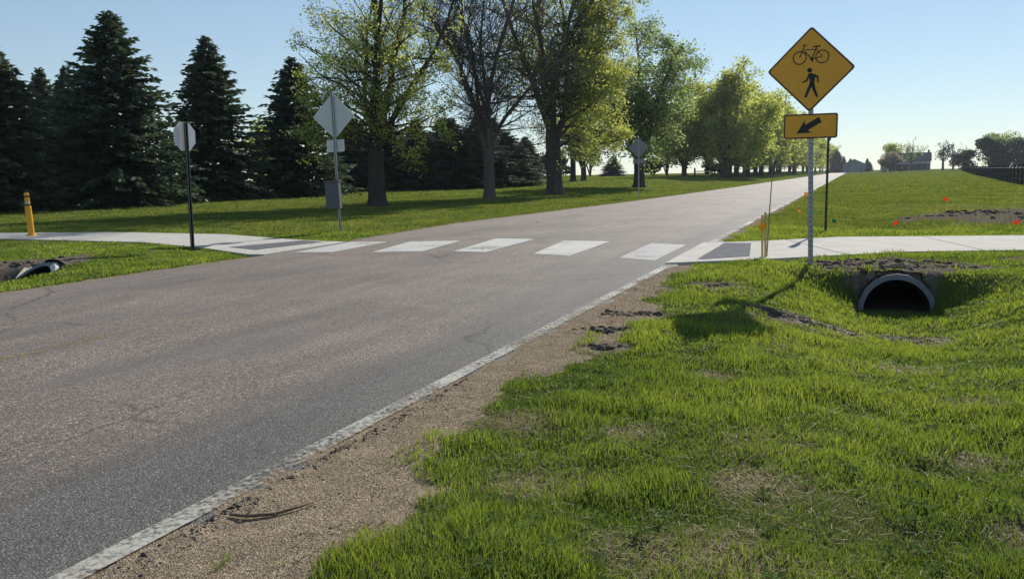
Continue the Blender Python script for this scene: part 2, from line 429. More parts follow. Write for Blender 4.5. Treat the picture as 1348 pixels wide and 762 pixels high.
# ------------------------------------------------------------------ ground
def grow_axis(lo, hi, step, far_lo, far_hi, g):
    a = list(np.arange(lo, hi + 1e-6, step)); d = step
    while a[-1] < far_hi: d *= g; a.append(a[-1] + d)
    d = step
    while a[0] > far_lo: d *= g; a.insert(0, a[0] - d)
    return np.array(a)
eax = grow_axis(-13.0, 9.0, .105, -1900, 1900, 1.085)
eax = np.unique(np.concatenate([eax[np.abs(eax) > .05], [0.0, .03]]))
sax = grow_axis(1.0, 19.5, .105, -260, 2600, 1.055)
E2, S2 = np.meshgrid(eax, sax)
GX, GY = xy(E2, S2)
GZ = ground_z(GX, GY)
ne, ns = len(eax), len(sax)
idx = np.arange(ne * ns).reshape(ns, ne)
quads = np.stack([idx[:-1, :-1], idx[:-1, 1:], idx[1:, 1:], idx[1:, :-1]], -1).reshape(-1, 4)
zf = GZ.ravel()[quads]; ef = E2.ravel()[quads].mean(1); sf_ = S2.ravel()[quads].mean(1)
kill = np.zeros(len(quads), bool)
for (e0, sm, zc, Ro, Ri, k) in PIPES:
    kill |= (zf.max(1) - zf.min(1) > .10) & (zf.min(1) < zc + .03) & (np.abs(ef - e0) < Ri + .015) & (sf_ > sm - .2) & (sf_ < sm + k * Ro + .3)
quads = quads[~kill]
gx, gy, ge, gs = GX.ravel(), GY.ravel(), E2.ravel(), S2.ravel()
gl = left_e(gs) - ge
grav = np.clip(.5 + (gravel_edge(ge, gs, gx, gy) - ge) / .35, 0, 1) * (ge > -.4)
gravl = np.clip(.5 + (.16 + .28 * (fbm(gx * 1.2, gy * 1.2, 33) - .5) - gl) / .2, 0, 1) * (gl > -.4)
dry = np.clip(fbm(gx * .7, gy * .7, 41) * 2.4 - 1.15, 0, 1) * sstep(0, 2, ge) * (1 - sstep(14, 22, gs)) \
    + np.exp(-(((gx - 19) / 8) ** 2 + ((gy - 33) / 4) ** 2)) * .8 + sstep(.3, .0, np.abs(gl - .5)) * .3
lawn = sstep(9, 22, np.hypot(gx, gy))
ground = mesh_np('ground', np.stack([gx, gy, GZ.ravel()], 1), quads, M['ground'], smooth=True,
                 pt_attr={'soil': soil_mask(gx, gy), 'gravel': np.clip(grav + gravl, 0, 1), 'dry': np.clip(dry + bare_mask(gx, gy), 0, 1), 'lawn': lawn})
tag(ground, kind='structure')

# ------------------------------------------------------------------ road with its markings
ss = np.concatenate([np.arange(-60, 0, .5), np.arange(0, 22, .07), np.arange(22, 60, .3), np.arange(60, 300, 3), np.arange(300, 1501, 25)])
lat = np.linspace(0, 1, 34)
V, UV = [], []
nb = fbm(ss * 3.1, ss * 0 + 4, 77, 3) - .5
nr = fbm(ss * 2.7, ss * 0 + 9, 71, 3) - .5
ss_f = ss
for i, s in enumerate(ss):
    er, el = .15 + nr[i] * .22, left_e(s) + nb[i] * .34
    for q in lat:
        e = er + (el - er) * q
        X, Y = xy(e, s)
        V.append((X, Y, -.010 if q in (0, 1) else 0.0)); UV.append((.15 - e, s))
idx = np.arange(len(V)).reshape(len(ss), len(lat))
Q = np.stack([idx[:-1, 1:], idx[:-1, :-1], idx[1:, :-1], idx[1:, 1:]], -1).reshape(-1, 4)
road = mesh_np('road', V, Q, M['road'], uv=UV, smooth=True)
tag(road, kind='structure')

def strip(name, e0, e1, s0, s1, z, mat, parent, step=.5):
    n = max(2, int((s1 - s0) / step)); a = np.linspace(s0, s1, n + 1); v = []
    for s in a:
        v += [(*xy(e0, s), z), (*xy(e1, s), z)]
    f = [(2 * i, 2 * i + 1, 2 * i + 3, 2 * i + 2) for i in range(n)]
    return mesh_np(name, v, np.array(f), mat, parent)
strip('edge_line', -.03, .10, -30, 14.6, .004, M['line'], road)
strip('edge_line', -.06, .10, 19.0, 260, .004, M['line'], road, 2)
strip('centre_dash', -4.1, -3.99, 5.4, 8.4, .004, M['yellow_worn'], road)
def quad_mark(name, pts, mat):
    v = [(x, y, .004) for x, y in pts]
    return mesh_np(name, v, np.array([[0, 1, 2, 3]]), mat, road)
for pts, m in (([(-2.87, 17.21), (-1.83, 17.18), (-1.19, 19.89), (-2.41, 19.94)], 'stripe'),
               ([(-1.18, 17.04), (-.51, 16.74), (.55, 19.96), (-.37, 20.43)], 'stripe'),
               ([(.43, 16.22), (1.09, 15.62), (2.23, 18.86), (1.22, 19.33)], 'stripe'),
               ([(1.95, 15.1), (2.50, 14.5), (3.70, 17.6), (3.05, 18.2)], 'stripe_worn'),
               ([(-4.55, 17.5), (-3.72, 17.38), (-2.95, 19.98), (-3.85, 20.15)], 'stripe')):
    quad_mark('crosswalk_stripe', pts, M[m])

# ------------------------------------------------------------------ concrete trail, its ramps and tactile panels
def trail(poly, name):
    x = [p[0] for p in poly]; y = [p[1] for p in poly]
    mb = MB(); mb.prismz(poly, -.14, .012)
    return mb.build(name, M['concrete'])
tr_r = tag(trail(TR_R, 'trail_path'), kind='structure')
tr_l = tag(trail(TR_L, 'trail_path'), kind='structure')
def slab(name, pts, z0, z1, mat, parent):
    mb = MB(); mb.prismz(pts, z0, z1); return mb.build(name, M[mat], parent)
slab('ramp_edge', [(2.58, 13.95), (3.12, 14.05), (4.62, 17.98), (4.15, 17.98)], -.1, .018, 'concrete_edge', tr_r)
slab('tactile_panel', [(3.22, 14.45), (4.25, 14.85), (5.05, 17.55), (4.55, 17.75)], -.05, .019, 'tactile', tr_r)
slab('ramp_edge', [(-5.40, 17.05), (-5.05, 17.0), (-3.95, 20.0), (-4.38, 20.3)], -.1, .018, 'concrete_edge', tr_l)
slab('tactile_panel', [(-6.45, 19.05), (-5.55, 18.15), (-4.55, 20.15), (-5.15, 20.75)], -.05, .019, 'tactile', tr_l)
for (a, b) in (((6.0, 14.75), (6.05, 18.45)), ((8.6, 15.1), (9.2, 18.75)), ((12.0, 14.5), (13.2, 17.85))):
    v = np.array([b[0] - a[0], b[1] - a[1]]); v = v / np.hypot(*v); w = np.array([-v[1], v[0]]) * .012
    slab('expansion_joint', [(a[0] + w[0], a[1] + w[1]), (a[0] - w[0], a[1] - w[1]), (b[0] - w[0], b[1] - w[1]), (b[0] + w[0], b[1] + w[1])], 0, .0145, 'tactile', tr_r)

# ------------------------------------------------------------------ culvert pipes
def culvert(i, label):
    e0, sm, zc, Ro, Ri, k = PIPES[i]
    mx, my = xy(e0, sm)
    root = empty('culvert_pipe', (mx, my, zc - Ro))
    def P(r, a, t):   # local coordinates: lateral, along, up
        la = r * math.cos(a); up = r * math.sin(a)
        return (la * CA + t * SA, -la * SA + t * CA, up + Ro)
    n = 48; ang = [2 * math.pi * q / n for q in range(n)]
    def front(r, a): return k * max(-.15, r * math.sin(a)) 
    body = MB(); 
    o = [P(Ro, a, front(Ro, a) + .07) for a in ang] + [P(Ro, a, 3.2) for a in ang]
    inn = [P(Ri, a, front(Ri, a) + .07) for a in ang] + [P(Ri, a, 3.2) for a in ang]
    body.add(o, [(q, q + n, (q + 1) % n + n, (q + 1) % n) for q in range(n)])
    body.add(inn, [(q, (q + 1) % n, (q + 1) % n + n, q + n) for q in range(n)])
    c = [P(Ri, a, 3.2) for a in ang]; body.add(c, [tuple(range(n))])
    body.build('barrel', M['concrete_dimmed'], root, smooth=True)
    lip = MB(); jr = random.Random(3 + i)
    v = []
    for a in ang:
        w = 1 + jr.uniform(-.012, .012)
        v += [P(Ro * w, a, front(Ro, a) + .07), P(Ro * w, a, front(Ro, a)), P(Ri, a, front(Ri, a)), P(Ri, a, front(Ri, a) + .07)]
    f = []
    for q in range(n):
        b, d = 4 * q, 4 * ((q + 1) % n)
        for h in range(3): f.append((b + h, d + h, d + h + 1, b + h + 1))
    lip.add(v, f)
    if i: lip.m = [1 if (q // 3) < n * .19 or (q // 3) > n * .93 else 0 for q in range(3 * n)]  # right part of the rim coloured as sunlit, the rest as shaded
    lip.build('rim', [M['concrete_old_shaded'], M['concrete_sunlit']], root)
    # loose soil packed round the top of the rim
    cl = MB(); v = []; m = 40; na = 5
    for a in np.linspace(-.12, math.pi + .12, m):
        for j in range(na):
            rr = Ro - .03 + .17 * j / (na - 1) + (jr.uniform(-.025, .025) if j else jr.uniform(-.01, .012))
            p = P(rr, a, front(min(rr, Ro), a) + (.035 if j == 0 else .04 + .085 * j + jr.uniform(-.03, .03)))
            v.append((p[0], p[1], min(p[2], Ro - zc + .015 + jr.uniform(-.03, .03))))
    cl.add(v, [(q * na + j, (q + 1) * na + j, (q + 1) * na + j + 1, q * na + j + 1) for q in range(m - 1) for j in range(na - 1)])
    cl.build('soil_collar', M['clod'], root)
    # silt lying in the barrel
    st = MB(); pts = []
    for t in np.linspace(-.35, 3.1, 12):
        for la in np.linspace(-Ri * .99, Ri * .99, 9):
            pts.append((la * CA + t * SA, -la * SA + t * CA, Ro - .03 + jr.uniform(-.02, .02)))
    st.add(pts, [(r * 9 + q, r * 9 + q + 1, r * 9 + q + 10, r * 9 + q + 9) for r in range(11) for q in range(8)])
    st.build('silt', M['clod'], root)
    return tag(root, label, 'culvert', 'concrete culverts under the trail')
culvert(0, 'grey concrete culvert mouth like an arch in the bare bank below the signpost')
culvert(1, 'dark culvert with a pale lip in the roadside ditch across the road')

# ------------------------------------------------------------------ signs
def channel_post(h, mat, w=.075, d=.032, holes=True):
    mb = MB()
    mb.box((0, 0, h / 2), (w * .42, .006, h))
    for sgn in (-1, 1):
        mb.box((sgn * w * .25, d / 2, h / 2), (.006, d, h)); mb.box((sgn * w * .38, d, h / 2), (w * .24, .006, h))
    if holes:
        mb.i = 1; z = .12
        while z < h - .05:
            mb.prism([(.0105 * math.cos(a), z + .0105 * math.sin(a)) for a in np.linspace(0, 2 * math.pi, 8, endpoint=False)], -.0042, -.0032); z += .075
    return mb
def rounded(poly, r, k=5):
    out = []; n = len(poly)
    for i in range(n):
        p0, p, p1 = Vector(poly[i - 1]), Vector(poly[i]), Vector(poly[(i + 1) % n])
        a, b = (p0 - p).normalized(), (p1 - p).normalized()
        for t in np.linspace(0, 1, k):
            q0, q1 = p + a * r, p + b * r
            q = q0 * (1 - t) ** 2 + p * 2 * t * (1 - t) + q1 * t ** 2
            out.append((q.x, q.y))
    return out
def frame_ring(mb, outer, inner, y0, y1):
    n = len(outer)
    for i in range(n):
        j = (i + 1) % n
        mb.prism([outer[i], outer[j], inner[j], inner[i]], y0, y1)
def bar(mb, a, b, w, y0, y1, w2=None):
    a, b = Vector(a), Vector(b); t = (b - a).normalized(); nrm = Vector((-t.y, t.x)); w2 = w if w2 is None else w2
    mb.prism([tuple(a + nrm * w / 2), tuple(a - nrm * w / 2), tuple(b - nrm * w2 / 2), tuple(b + nrm * w2 / 2)], y0, y1)
def diamond(hd): return [(0, hd), (-hd, 0), (0, -hd), (hd, 0)]
def rot2(poly, a): return [(x * math.cos(a) - z * math.sin(a), x * math.sin(a) + z * math.cos(a)) for x, z in poly]
HD = .640
def panel_parts(root, zc, zp, pw, ph, front, back, spin=0.0):
    yb = -.018
    p = MB(); p.i = 0; p.prism(rounded(diamond(HD), .05), yb - .004, yb)
    pn = p.build('diamond_panel', M[back], root); pn.location = (0, 0, zc); pn.rotation_euler = (0, -spin, 0)
    q = MB(); q.prism(rounded([(-pw / 2, ph / 2), (-pw / 2, -ph / 2), (pw / 2, -ph / 2), (pw / 2, ph / 2)], .04), yb - .004, yb)
    pl = q.build('plaque', M[back], root); pl.location = (0, 0, zp); pl.rotation_euler = (0, -spin * 1.1, 0)
    f = MB(); f.prism(rounded(diamond(HD - .006), .05), yb - .0065, yb - .0045); f.build('face', M[front], pn)
    f = MB(); f.prism(rounded([(-pw / 2 + .004, ph / 2 - .004), (-pw / 2 + .004, -ph / 2 + .004), (pw / 2 - .004, -ph / 2 + .004), (pw / 2 - .004, ph / 2 - .004)], .04), yb - .0065, yb - .0045)
    f.build('face', M[front], pl)
    y0, y1 = yb - .009, yb - .007
    b = MB(); frame_ring(b, rounded(diamond(HD - .010), .048), rounded(diamond(HD - .036), .036), y0, y1); b.build('border', M['black'], pn)
    b = MB()
    A = rounded([(-pw / 2 + .006, ph / 2 - .006), (-pw / 2 + .006, -ph / 2 + .006), (pw / 2 - .006, -ph / 2 + .006), (pw / 2 - .006, ph / 2 - .006)], .04)
    B = rounded([(-pw / 2 + .022, ph / 2 - .022), (-pw / 2 + .022, -ph / 2 + .022), (pw / 2 - .022, -ph / 2 + .022), (pw / 2 - .022, ph / 2 - .022)], .028)
    frame_ring(b, A, B, y0, y1); b.build('border', M['black'], pl)
    # bicycle
    k = MB(); zb = .185
    wl, wr = (-.163, zb - .005), (.163, zb - .005)
    for w in (wl, wr): k.ring(w[0], w[1], .086, .102, y0, y1)
    bb = (.015, zb - .03); hd = (-.102, zb + .115); st = (.075, zb + .105); ht = (-.095, zb + .085)
    for a, c, w in ((wl, (-.098, zb + .165), .016), (ht, bb, .016), ((-.1, zb + .108), st, .014), (bb, (.082, zb + .145), .016), (bb, wr, .013), (st, wr, .012),
                    ((-.098, zb + .165), (-.062, zb + .185), .016), ((-.098, zb + .165), (-.125, zb + .19), .014), ((.03, zb + .148), (.135, zb + .152), .022), ((.03, zb - .03), (.022, zb - .085), .013)):
        bar(k, a, c, w, y0, y1)
    k.ring(bb[0], bb[1], 0, .026, y0, y1, 14)
    k.build('bicycle_symbol', M['black'], pn)
    # walking figure
    k = MB(); z0 = -.20
    k.ring(-.012, z0 + .188, 0, .036, y0, y1, 18)
    k.prism([(-.03, z0 + .142), (.025, z0 + .145), (.068, z0 + .115), (.07, z0 + .06), (.058, z0 - .02), (-.002, z0 - .02), (-.012, z0 + .06)], y0, y1)
    bar(k, (-.015, z0 + .125), (-.052, z0 + .032), .034, y0, y1, .026); bar(k, (-.052, z0 + .036), (-.115, z0 + .012), .026, y0, y1, .02)
    bar(k, (.055, z0 + .118), (.112, z0 + .072), .036, y0, y1, .027); bar(k, (.108, z0 + .078), (.112, z0 - .002), .027, y0, y1, .02)
    bar(k, (.022, z0 - .005), (-.028, z0 - .115), .056, y0, y1, .042); bar(k, (-.026, z0 - .105), (-.062, z0 - .215), .042, y0, y1, .036)
    bar(k, (.036, z0 - .005), (.062, z0 - .11), .052, y0, y1, .042); bar(k, (.06, z0 - .10), (.108, z0 - .215), .042, y0, y1, .034)
    k.build('pedestrian_symbol', M['black'], pn)
    # downward arrow
    k = MB(); a = Vector((-.200, -.105)); t = Vector((.86, .51)).normalized(); nn = Vector((-t.y, t.x))
    P = [a, a + t * .20 + nn * .112, a + t * .165 + nn * .045, a + t * .395 + nn * .045, a + t * .395 - nn * .045, a + t * .165 - nn * .045, a + t * .20 - nn * .112]
    k.prism([tuple(v) for v in P], y0, y1); k.build('arrow_symbol', M['black'], pl)
    for z in (zc + .3, zc - .3, zp + .09, zp - .09):
        b = MB(); b.prism([(.011 * math.cos(q), z + .011 * math.sin(q)) for q in np.linspace(0, 2 * math.pi, 8, endpoint=False)], yb - .016, yb - .009)
        b.build('bolt', M['galv'], root)
    return pn, pl

def gz(x, y): return float(ground_z(np.array([x]), np.array([y]))[0])
def crossing_sign(x, y, rz, tilt, ztop, zc, zp, pw, ph, front, back, label, grp, spin=0):
    root = empty('crossing_sign', (x, y, gz(x, y) - .02), rz, (0, tilt))
    channel_post(ztop, None).build('post', [M['galv'], M['hole']], root)
    panel_parts(root, zc, zp, pw, ph, front, back, spin)
    return tag(root, label, 'road sign', grp)
Z0 = gz(4.69, 13.04)
crossing_sign(4.69, 13.04, R(-25), R(-1.5), 3.62 - Z0, 3.05 - Z0, 2.20 - Z0, .785, .375, 'amber', 'alu_dull',
              'amber diamond warning sign with bicycle and walker above an arrow plaque', None, R(-1.5))
ls = crossing_sign(-4.85, 23.88, R(180 - 14), R(1.4), 3.92, 3.27, 2.45, .54, .34, 'amber', 'alu',
                   'pale back of a diamond sign on a leaning post carrying a louvred grey box', 'diamond signs seen from behind')
cb = MB(); cb.box((.10, .13, 1.07), (.42, .17, .76)); cab = cb.build('control_box', M['grey_cabinet'], ls, bevel=.012)
sl = MB()
for q in range(9): sl.box((.10, .217, .74 + q * .082), (.40, .010, .05), Matrix.Rotation(R(10), 3, 'X'))
sl.build('louvres', M['grey_cabinet'], cab)
tp = MB(); tp.box((.10, .13, 1.468), (.46, .21, .03)); tp.build('lid', M['grey_cabinet'], cab)
crossing_sign(8.04, 52.6, R(180 - 12), R(.3), 3.75, 3.15, 2.32, .70, .30, 'amber', 'alu_dull',
              'dark grey back of a distant diamond sign on the lawn edge by tree trunks', 'diamond signs seen from behind')

def octagon(r): return [(r * math.cos(math.pi / 8 + q * math.pi / 4), r * math.sin(math.pi / 8 + q * math.pi / 4)) for q in range(8)]
def stop_sign(x, y, rz, tilt, h, label):
    root = empty('trail_stop_sign', (x, y, gz(x, y) - .02), rz, (0, tilt))
    channel_post(h, None, .095, .045, False).build('post', M['green_post'], root)
    k = MB(); k.prism(octagon(.335), -.020, -.0155); p = k.build('octagon_panel', M['alu'], root); p.location = (0, 0, h - .30)
    f = MB(); f.prism(octagon(.33), -.0235, -.0205); f.build('face', M['red'], p)
    b = MB(); frame_ring(b, octagon(.328), octagon(.305), -.026, -.024); b.build('border', M['white_paint'], p)
    for z in (h - .12, h - .48):
        b = MB(); b.prism([(.012 * math.cos(q), z + .012 * math.sin(q)) for q in np.linspace(0, 2 * math.pi, 8, endpoint=False)], .004, .012)
        b.build('bolt', M['galv'], root)
    return tag(root, label, 'road sign', 'octagon signs facing the trail')
# the sign's face looks along the trail, away from the road
stop_sign(-7.06, 18.42, R(-114), R(-1.0), 2.82, 'pale back of an octagon sign on a dark green post beside the trail')
stop_sign(7.83, 20.73, R(74), R(0), 2.85, 'dark post half hidden behind the arrow plaque beside the trail')

# yellow marker post
root = tag(empty('marker_post', (-14.16, 24.71, .0), R(20), (0, R(-1.6))), 'yellow orange marker post with striped top beside the trail', 'marker post')
k = MB(); k.tube([(0, 0, 0), (0, 0, .03), (0, 0, .06)], [.14, .14, .11], 16); k.build('base', M['yellow_post'], root)
k = MB(); k.tube([(0, 0, .05), (0, 0, .88)], [.088, .086], 18); k.tube([(0, 0, .88), (0, 0, .895)], [.086, .07], 18); k.build('sleeve', M['yellow_post'], root, smooth=False)
k = MB(); k.tube([(0, 0, .89), (0, 0, 1.24), (0, 0, 1.275), (0, 0, 1.29)], [.068, .068, .052, .018], 16); up = k.build('upper_tube', M['yellow_post'], root)
for z, m in ((.92, 'black'), (.99, 'alu'), (1.17, 'black')):
    k = MB(); k.tube([(0, 0, z - .025), (0, 0, z + .02)], [.0705, .0705], 16); o = k.build('band', M[m], up)
# survey lath + rod
root = tag(empty('survey_lath', (4.47, 14.72, -.06), R(-18), (R(1), R(-1.2))), 'wooden survey lath with yellow ribbon at the trail edge', 'stake')
k = MB(); k.box((-.028, 0, .40), (.038, .014, .82)); k.build('lath', M['wood'], root)
k = MB(); k.box((.024, .004, .42), (.040, .014, .88)); k.build('lath', M['wood'], root)
k = MB(); k.box((-.03, -.012, .62), (.11, .022, .10), Matrix.Rotation(R(12), 3, 'Y')); k.box((-.055, -.02, .56), (.03, .004, .12), Matrix.Rotation(R(-20), 3, 'Y')); k.build('ribbon', M['flag_yellow'], root)
root = tag(empty('marker_rod', (4.54, 14.80, -.05)), 'thin grey rod leaning up beside the wooden lath', 'rod')
k = MB(); k.tube([(0, 0, 0), (.035, 0, .9), (.085, .02, 1.72)], [.012, .010, .007], 8); k.build('shaft', M['rod'], root)
k = MB(); k.tube([(.084, .02, 1.71), (.086, .02, 1.80)], [.012, .011], 8); k.build('tip', M['white_paint'], root)

def flag(x, y, mat, rz, lab, h=.42, sz=1.0):
    root = empty('marker_flag', (x, y, gz(x, y) - .03), rz, (R(4), R(-5)))
    k = MB(); k.tube([(0, 0, 0), (0, 0, h)], .004, 6); k.build('wire', M['wire'], root)
    k = MB(); n = 5; v = []
    for i in range(n + 1):
        u = i / n; yy = .02 * math.sin(u * 5)
        v += [(u * .125 * sz, yy, h - .005 - .05 * u), (u * .125 * sz, yy + .004, h - .095 * sz - .065 * u)]
    k.add(v, [(2 * i, 2 * i + 1, 2 * i + 3, 2 * i + 2) for i in range(n)])
    o = k.build('pennant', M[mat], root); s = o.modifiers.new('t', 'SOLIDIFY'); s.thickness = .002
    return tag(root, lab, 'flag', 'utility marker flags in the verge')
flag(15.6, 30.2, 'flag_orange', R(10), 'orange marker flag at the left end of the dug soil', .5, 1.25)
flag(9.35, 20.2, 'flag_orange', R(-170), 'orange marker flag just beyond the concrete trail', .32, .95)
flag(12.15, 20.0, 'flag_orange', R(160), 'orange marker flag nearest the right edge of the photo', .32, .95)
flag(8.95, 23.3, 'flag_green', R(30), 'small green marker flag in the grass right of the dark post', .3, 1.1)
flag(9.45, 27.6, 'flag_yellow', R(15), 'yellow marker flag in the grass left of the signpost', .32, .95)
flag(15.9, 45.4, 'flag_yellow', R(15), 'yellow marker flag far along the white road edge line', .42, 1.7)

# ------------------------------------------------------------------ trees
def quads_from(P, size, rng, asp=1.0, flat=0.0):
    """P (n,3) -> leaf faces with random orientation"""
    n = len(P); a = rng.normal(size=(n, 3)); a[:, 2] *= (1 - flat); a /= np.linalg.norm(a, axis=1)[:, None]
    b = rng.normal(size=(n, 3)); b -= a * (a * b).sum(1)[:, None]; b /= np.linalg.norm(b, axis=1)[:, None]
    s = (size * rng.uniform(.6, 1.35, n))[:, None]
    a = a * s * .5; b = b * s * .5 * asp
    V = np.stack([P - a, P + b * .9, P + a, P - b], 1).reshape(-1, 3)
    F = np.arange(4 * n).reshape(n, 4)
    return V, F

class Tree:
    def __init__(s, seed, H, r0, fork, leaders, spread, cr, dens=1.0, low=0, levels=4, tw=1.0, k0=10):
        s.rng = random.Random(seed); s.np = np.random.default_rng(seed)
        s.mb = MB(); s.anch = []; s.levels = levels; s.dens = dens; s.cr = cr; s.H = H; s.tw = tw
        g = s.rng
        # trunk with a flare
        lean = Vector((g.uniform(-.03, .03), g.uniform(-.03, .03), 1))
        zs = [-.3, 0, .15, .45, 1.0, fork * .6, fork, fork * 1.15]
        rr = [r0 * 1.7, r0 * 1.5, r0 * 1.25, r0 * 1.08, r0, r0 * .93, r0 * .96, r0 * .6]
        s.mb.tube([Vector((lean.x * z, lean.y * z, z)) for z in zs], rr, k0)
        top = Vector((lean.x * fork, lean.y * fork, fork))
        az0 = g.uniform(0, 6.28)
        for i in range(leaders):
            az = az0 + i * 6.283 / leaders + g.uniform(-.35, .35)
            an = 0.06 if i == 0 else g.uniform(.5, 1.0) * spread
            d = Vector((math.cos(az) * math.sin(an), math.sin(az) * math.sin(an), math.cos(an)))
            L = (H - fork) * (1.0 if i == 0 else g.uniform(.72, .95))
            s.branch(top - Vector((0, 0, g.uniform(.1, .5))), d, L, r0 * (.58 if i == 0 else g.uniform(.36, .5)), 1)
        for i in range(low):
            az = g.uniform(0, 6.28); z = fork * g.uniform(.75, 1.0) + (g.random() ** 1.5) * .42 * (H - fork)
            d = Vector((math.cos(az), math.sin(az), g.uniform(.0, .5))).normalized()
            s.branch(Vector((lean.x * z, lean.y * z, z)), d, cr * g.uniform(.65, 1.0), r0 * .2, 2)
    def branch(s, p, d, L, r, lv):
        g = s.rng
        seg = {1: .9, 2: .6, 3: .4, 4: .3}.get(lv, .3) * (1.0 if s.levels >= 4 else 1.8)
        n = max(2, int(L / seg)); st = L / n
        pts = [p.copy()]; rs = [r]; dd = d.normalized(); dirs = [dd]
        wob = {1: .10, 2: .17, 3: .22, 4: .25}.get(lv, .25); trop = {1: .05, 2: .055, 3: .03, 4: .02}.get(lv, .02)
        tipr = max(.008 * s.tw, r * .22)
        for i in range(n):
            dd = (dd + Vector((g.gauss(0, wob), g.gauss(0, wob), g.gauss(0, wob) + trop))).normalized()
            q = pts[-1] + dd * st
            pts.append(q); rs.append(r + (tipr - r) * ((i + 1) / n) ** .8); dirs.append(dd)
        s.mb.tube(pts, rs, {1: 8, 2: 6, 3: 4}.get(lv, 3), False)
        if lv >= s.levels - 1:
            for q, t in zip(pts[1:], range(1, n + 1)): s.anch.append((q.x, q.y, q.z))
        if lv >= s.levels: return
        nc = {1: 11, 2: 7, 3: 6}[lv] * s.dens
        nc = int(nc * (.75 + .5 * g.random()) * (1 if lv > 1 else min(1.3, L / 8)))
        for i in range(nc):
            t = g.uniform(.18 if lv > 1 else .10, 1.0); f = t * n; j = min(n - 1, int(f)); q = pts[j].lerp(pts[j + 1], f - j)
            pd = dirs[j + 1]; o = pd.orthogonal().normalized(); o.rotate(Matrix.Rotation(g.uniform(0, 6.28), 3, pd))
            an = g.uniform(.55, 1.05) if lv < 3 else g.uniform(.5, 1.2)
            cd = pd * math.cos(an) + o * math.sin(an)
            cl = L * {1: g.uniform(.28, .5), 2: g.uniform(.3, .5), 3: g.uniform(.3, .55)}[lv] * (1.1 - .55 * t)
            if lv == 1: cl = min(max(cl, s.cr * .35), s.cr * .8)
            cr_ = min(rs[j] * .55, max(.006 * s.tw, cl * .0125 * s.tw ** .5))
            s.branch(q, cd, cl, cr_, lv + 1)
    def leaves(s, n, size, sig, keep=None, bias=None):
        A = np.array(s.anch); ids = s.np.integers(0, len(A), n * 3)
        P = A[ids] + s.np.normal(0, sig, (n * 3, 3)) * np.array([1, 1, .8])
        if keep is not None: P = P[s.np.random(len(P)) < keep(P)]
        P = P[:n]
        return P

def tree_obj(name, T, P, size, mats, loc, rz, label, cat='tree', group=None, twigs=True, asp=.9, tint=None):
    root = empty(name, loc, rz)
    T.mb.build('trunk', mats[0], root, smooth=True)
    V, F = quads_from(P, size, T.np, asp)
    if tint is None:
        tint = np.clip(.5 + .9 * (fbm(P[:, 0] * 1.3 + 50, P[:, 2] * 1.3 + P[:, 1], 5, 3) - .5) * 1.6 + T.np.normal(0, .13, len(P)), 0, 1)
    mesh_np('crown', V, F, mats[1], root, face_attr={'tint': tint})
    return tag(root, label, cat, group)

def copy_tree(o, loc, rz, sc, label, group=None):
    c = link(o.copy()); c.location = loc; c.rotation_euler = (0, 0, rz); c.scale = sc
    if label: c['label'] = label
    if group: c['group'] = group
    for ch in list(o.children):
        d = link(ch.copy()); d.parent = c
        for g2 in list(ch.children):
            h = link(g2.copy()); h.parent = d
    return c

GT = 'spring trees on the mown lawn'
# A: tall maple behind the left diamond sign; fuller low down, thin higher up
T = Tree(11, 17.5, .48, 3.0, 5, .55, 5.0, 1.12, low=16)
for i in range(12):
    T.branch(Vector((.05, 0, 2.5 + i * .42)), Vector((1 if i % 3 else -1, T.rng.uniform(-.6, .6), T.rng.uniform(.05, .5))).normalized(), T.rng.uniform(3.6, 5.0), .09, 2)
P = T.leaves(30000, .1, .17, lambda p: np.clip(1.05 - (p[:, 2] - 4.0) / 9, .32, 1) * np.where(p[:, 2] < 2.3, .2, 1))
tree_obj('maple_tree', T, P, .110, [M['bark'], M['leaf']], (-7.23, 45.66, gz(-7.23, 45.66)), R(200), 'tall half-leafed tree with a thick dark trunk behind the louvred-box sign', 'tree', GT)
# B: almost bare tree
T = Tree(23, 19, .36, 2.9, 8, .50, 4.8, 1.55, low=22, tw=1.0)
P = T.leaves(5200, .1, .12)
tree_obj('bare_tree', T, P, .09, [M['twig'], M['bud']], (-1.34, 54.2, gz(-1.34, 54.2)), R(40), 'nearly bare twiggy tree between the two largest leafy trees', 'tree', GT)
# C: big tree, bare inside and yellow-green on its right flank
T = Tree(31, 20.5, .60, 4.2, 7, .52, 6.4, 1.2, low=22, tw=1.2)
for i in range(13):
    T.branch(Vector((.2, 0, 3.6 + i * .72)), Vector((1, T.rng.uniform(-.7, .7), T.rng.uniform(.1, .55))).normalized(), T.rng.uniform(4.6, 6.0), .12, 2)
P = T.leaves(56000, .12, .26, lambda p: np.where(p[:, 0] > .6, np.clip((p[:, 0] - .3) / 3.2, .2, 1), .16))
tree_obj('maple_tree', T, P, .15, [M['bark_grey'], M['leaf_yellow']], (3.35, 63, gz(3.35, 63)), R(0), 'big tree with bare twigs inside and yellow green leaves down its right flank', 'tree', GT)
# D: green tree behind the distant diamond sign
T = Tree(47, 15.6, .46, 2.6, 6, .60, 4.6, 1.15, low=14, tw=1.3)
P = T.leaves(26000, .2, .34)
tree_obj('maple_tree', T, P, .20, [M['bark'], M['leaf_green']], (12.9, 84, gz(12.9, 84)), R(10), 'rounded grey green tree directly behind the distant diamond sign', 'tree', GT).scale = (1.22, 1.22, 1)
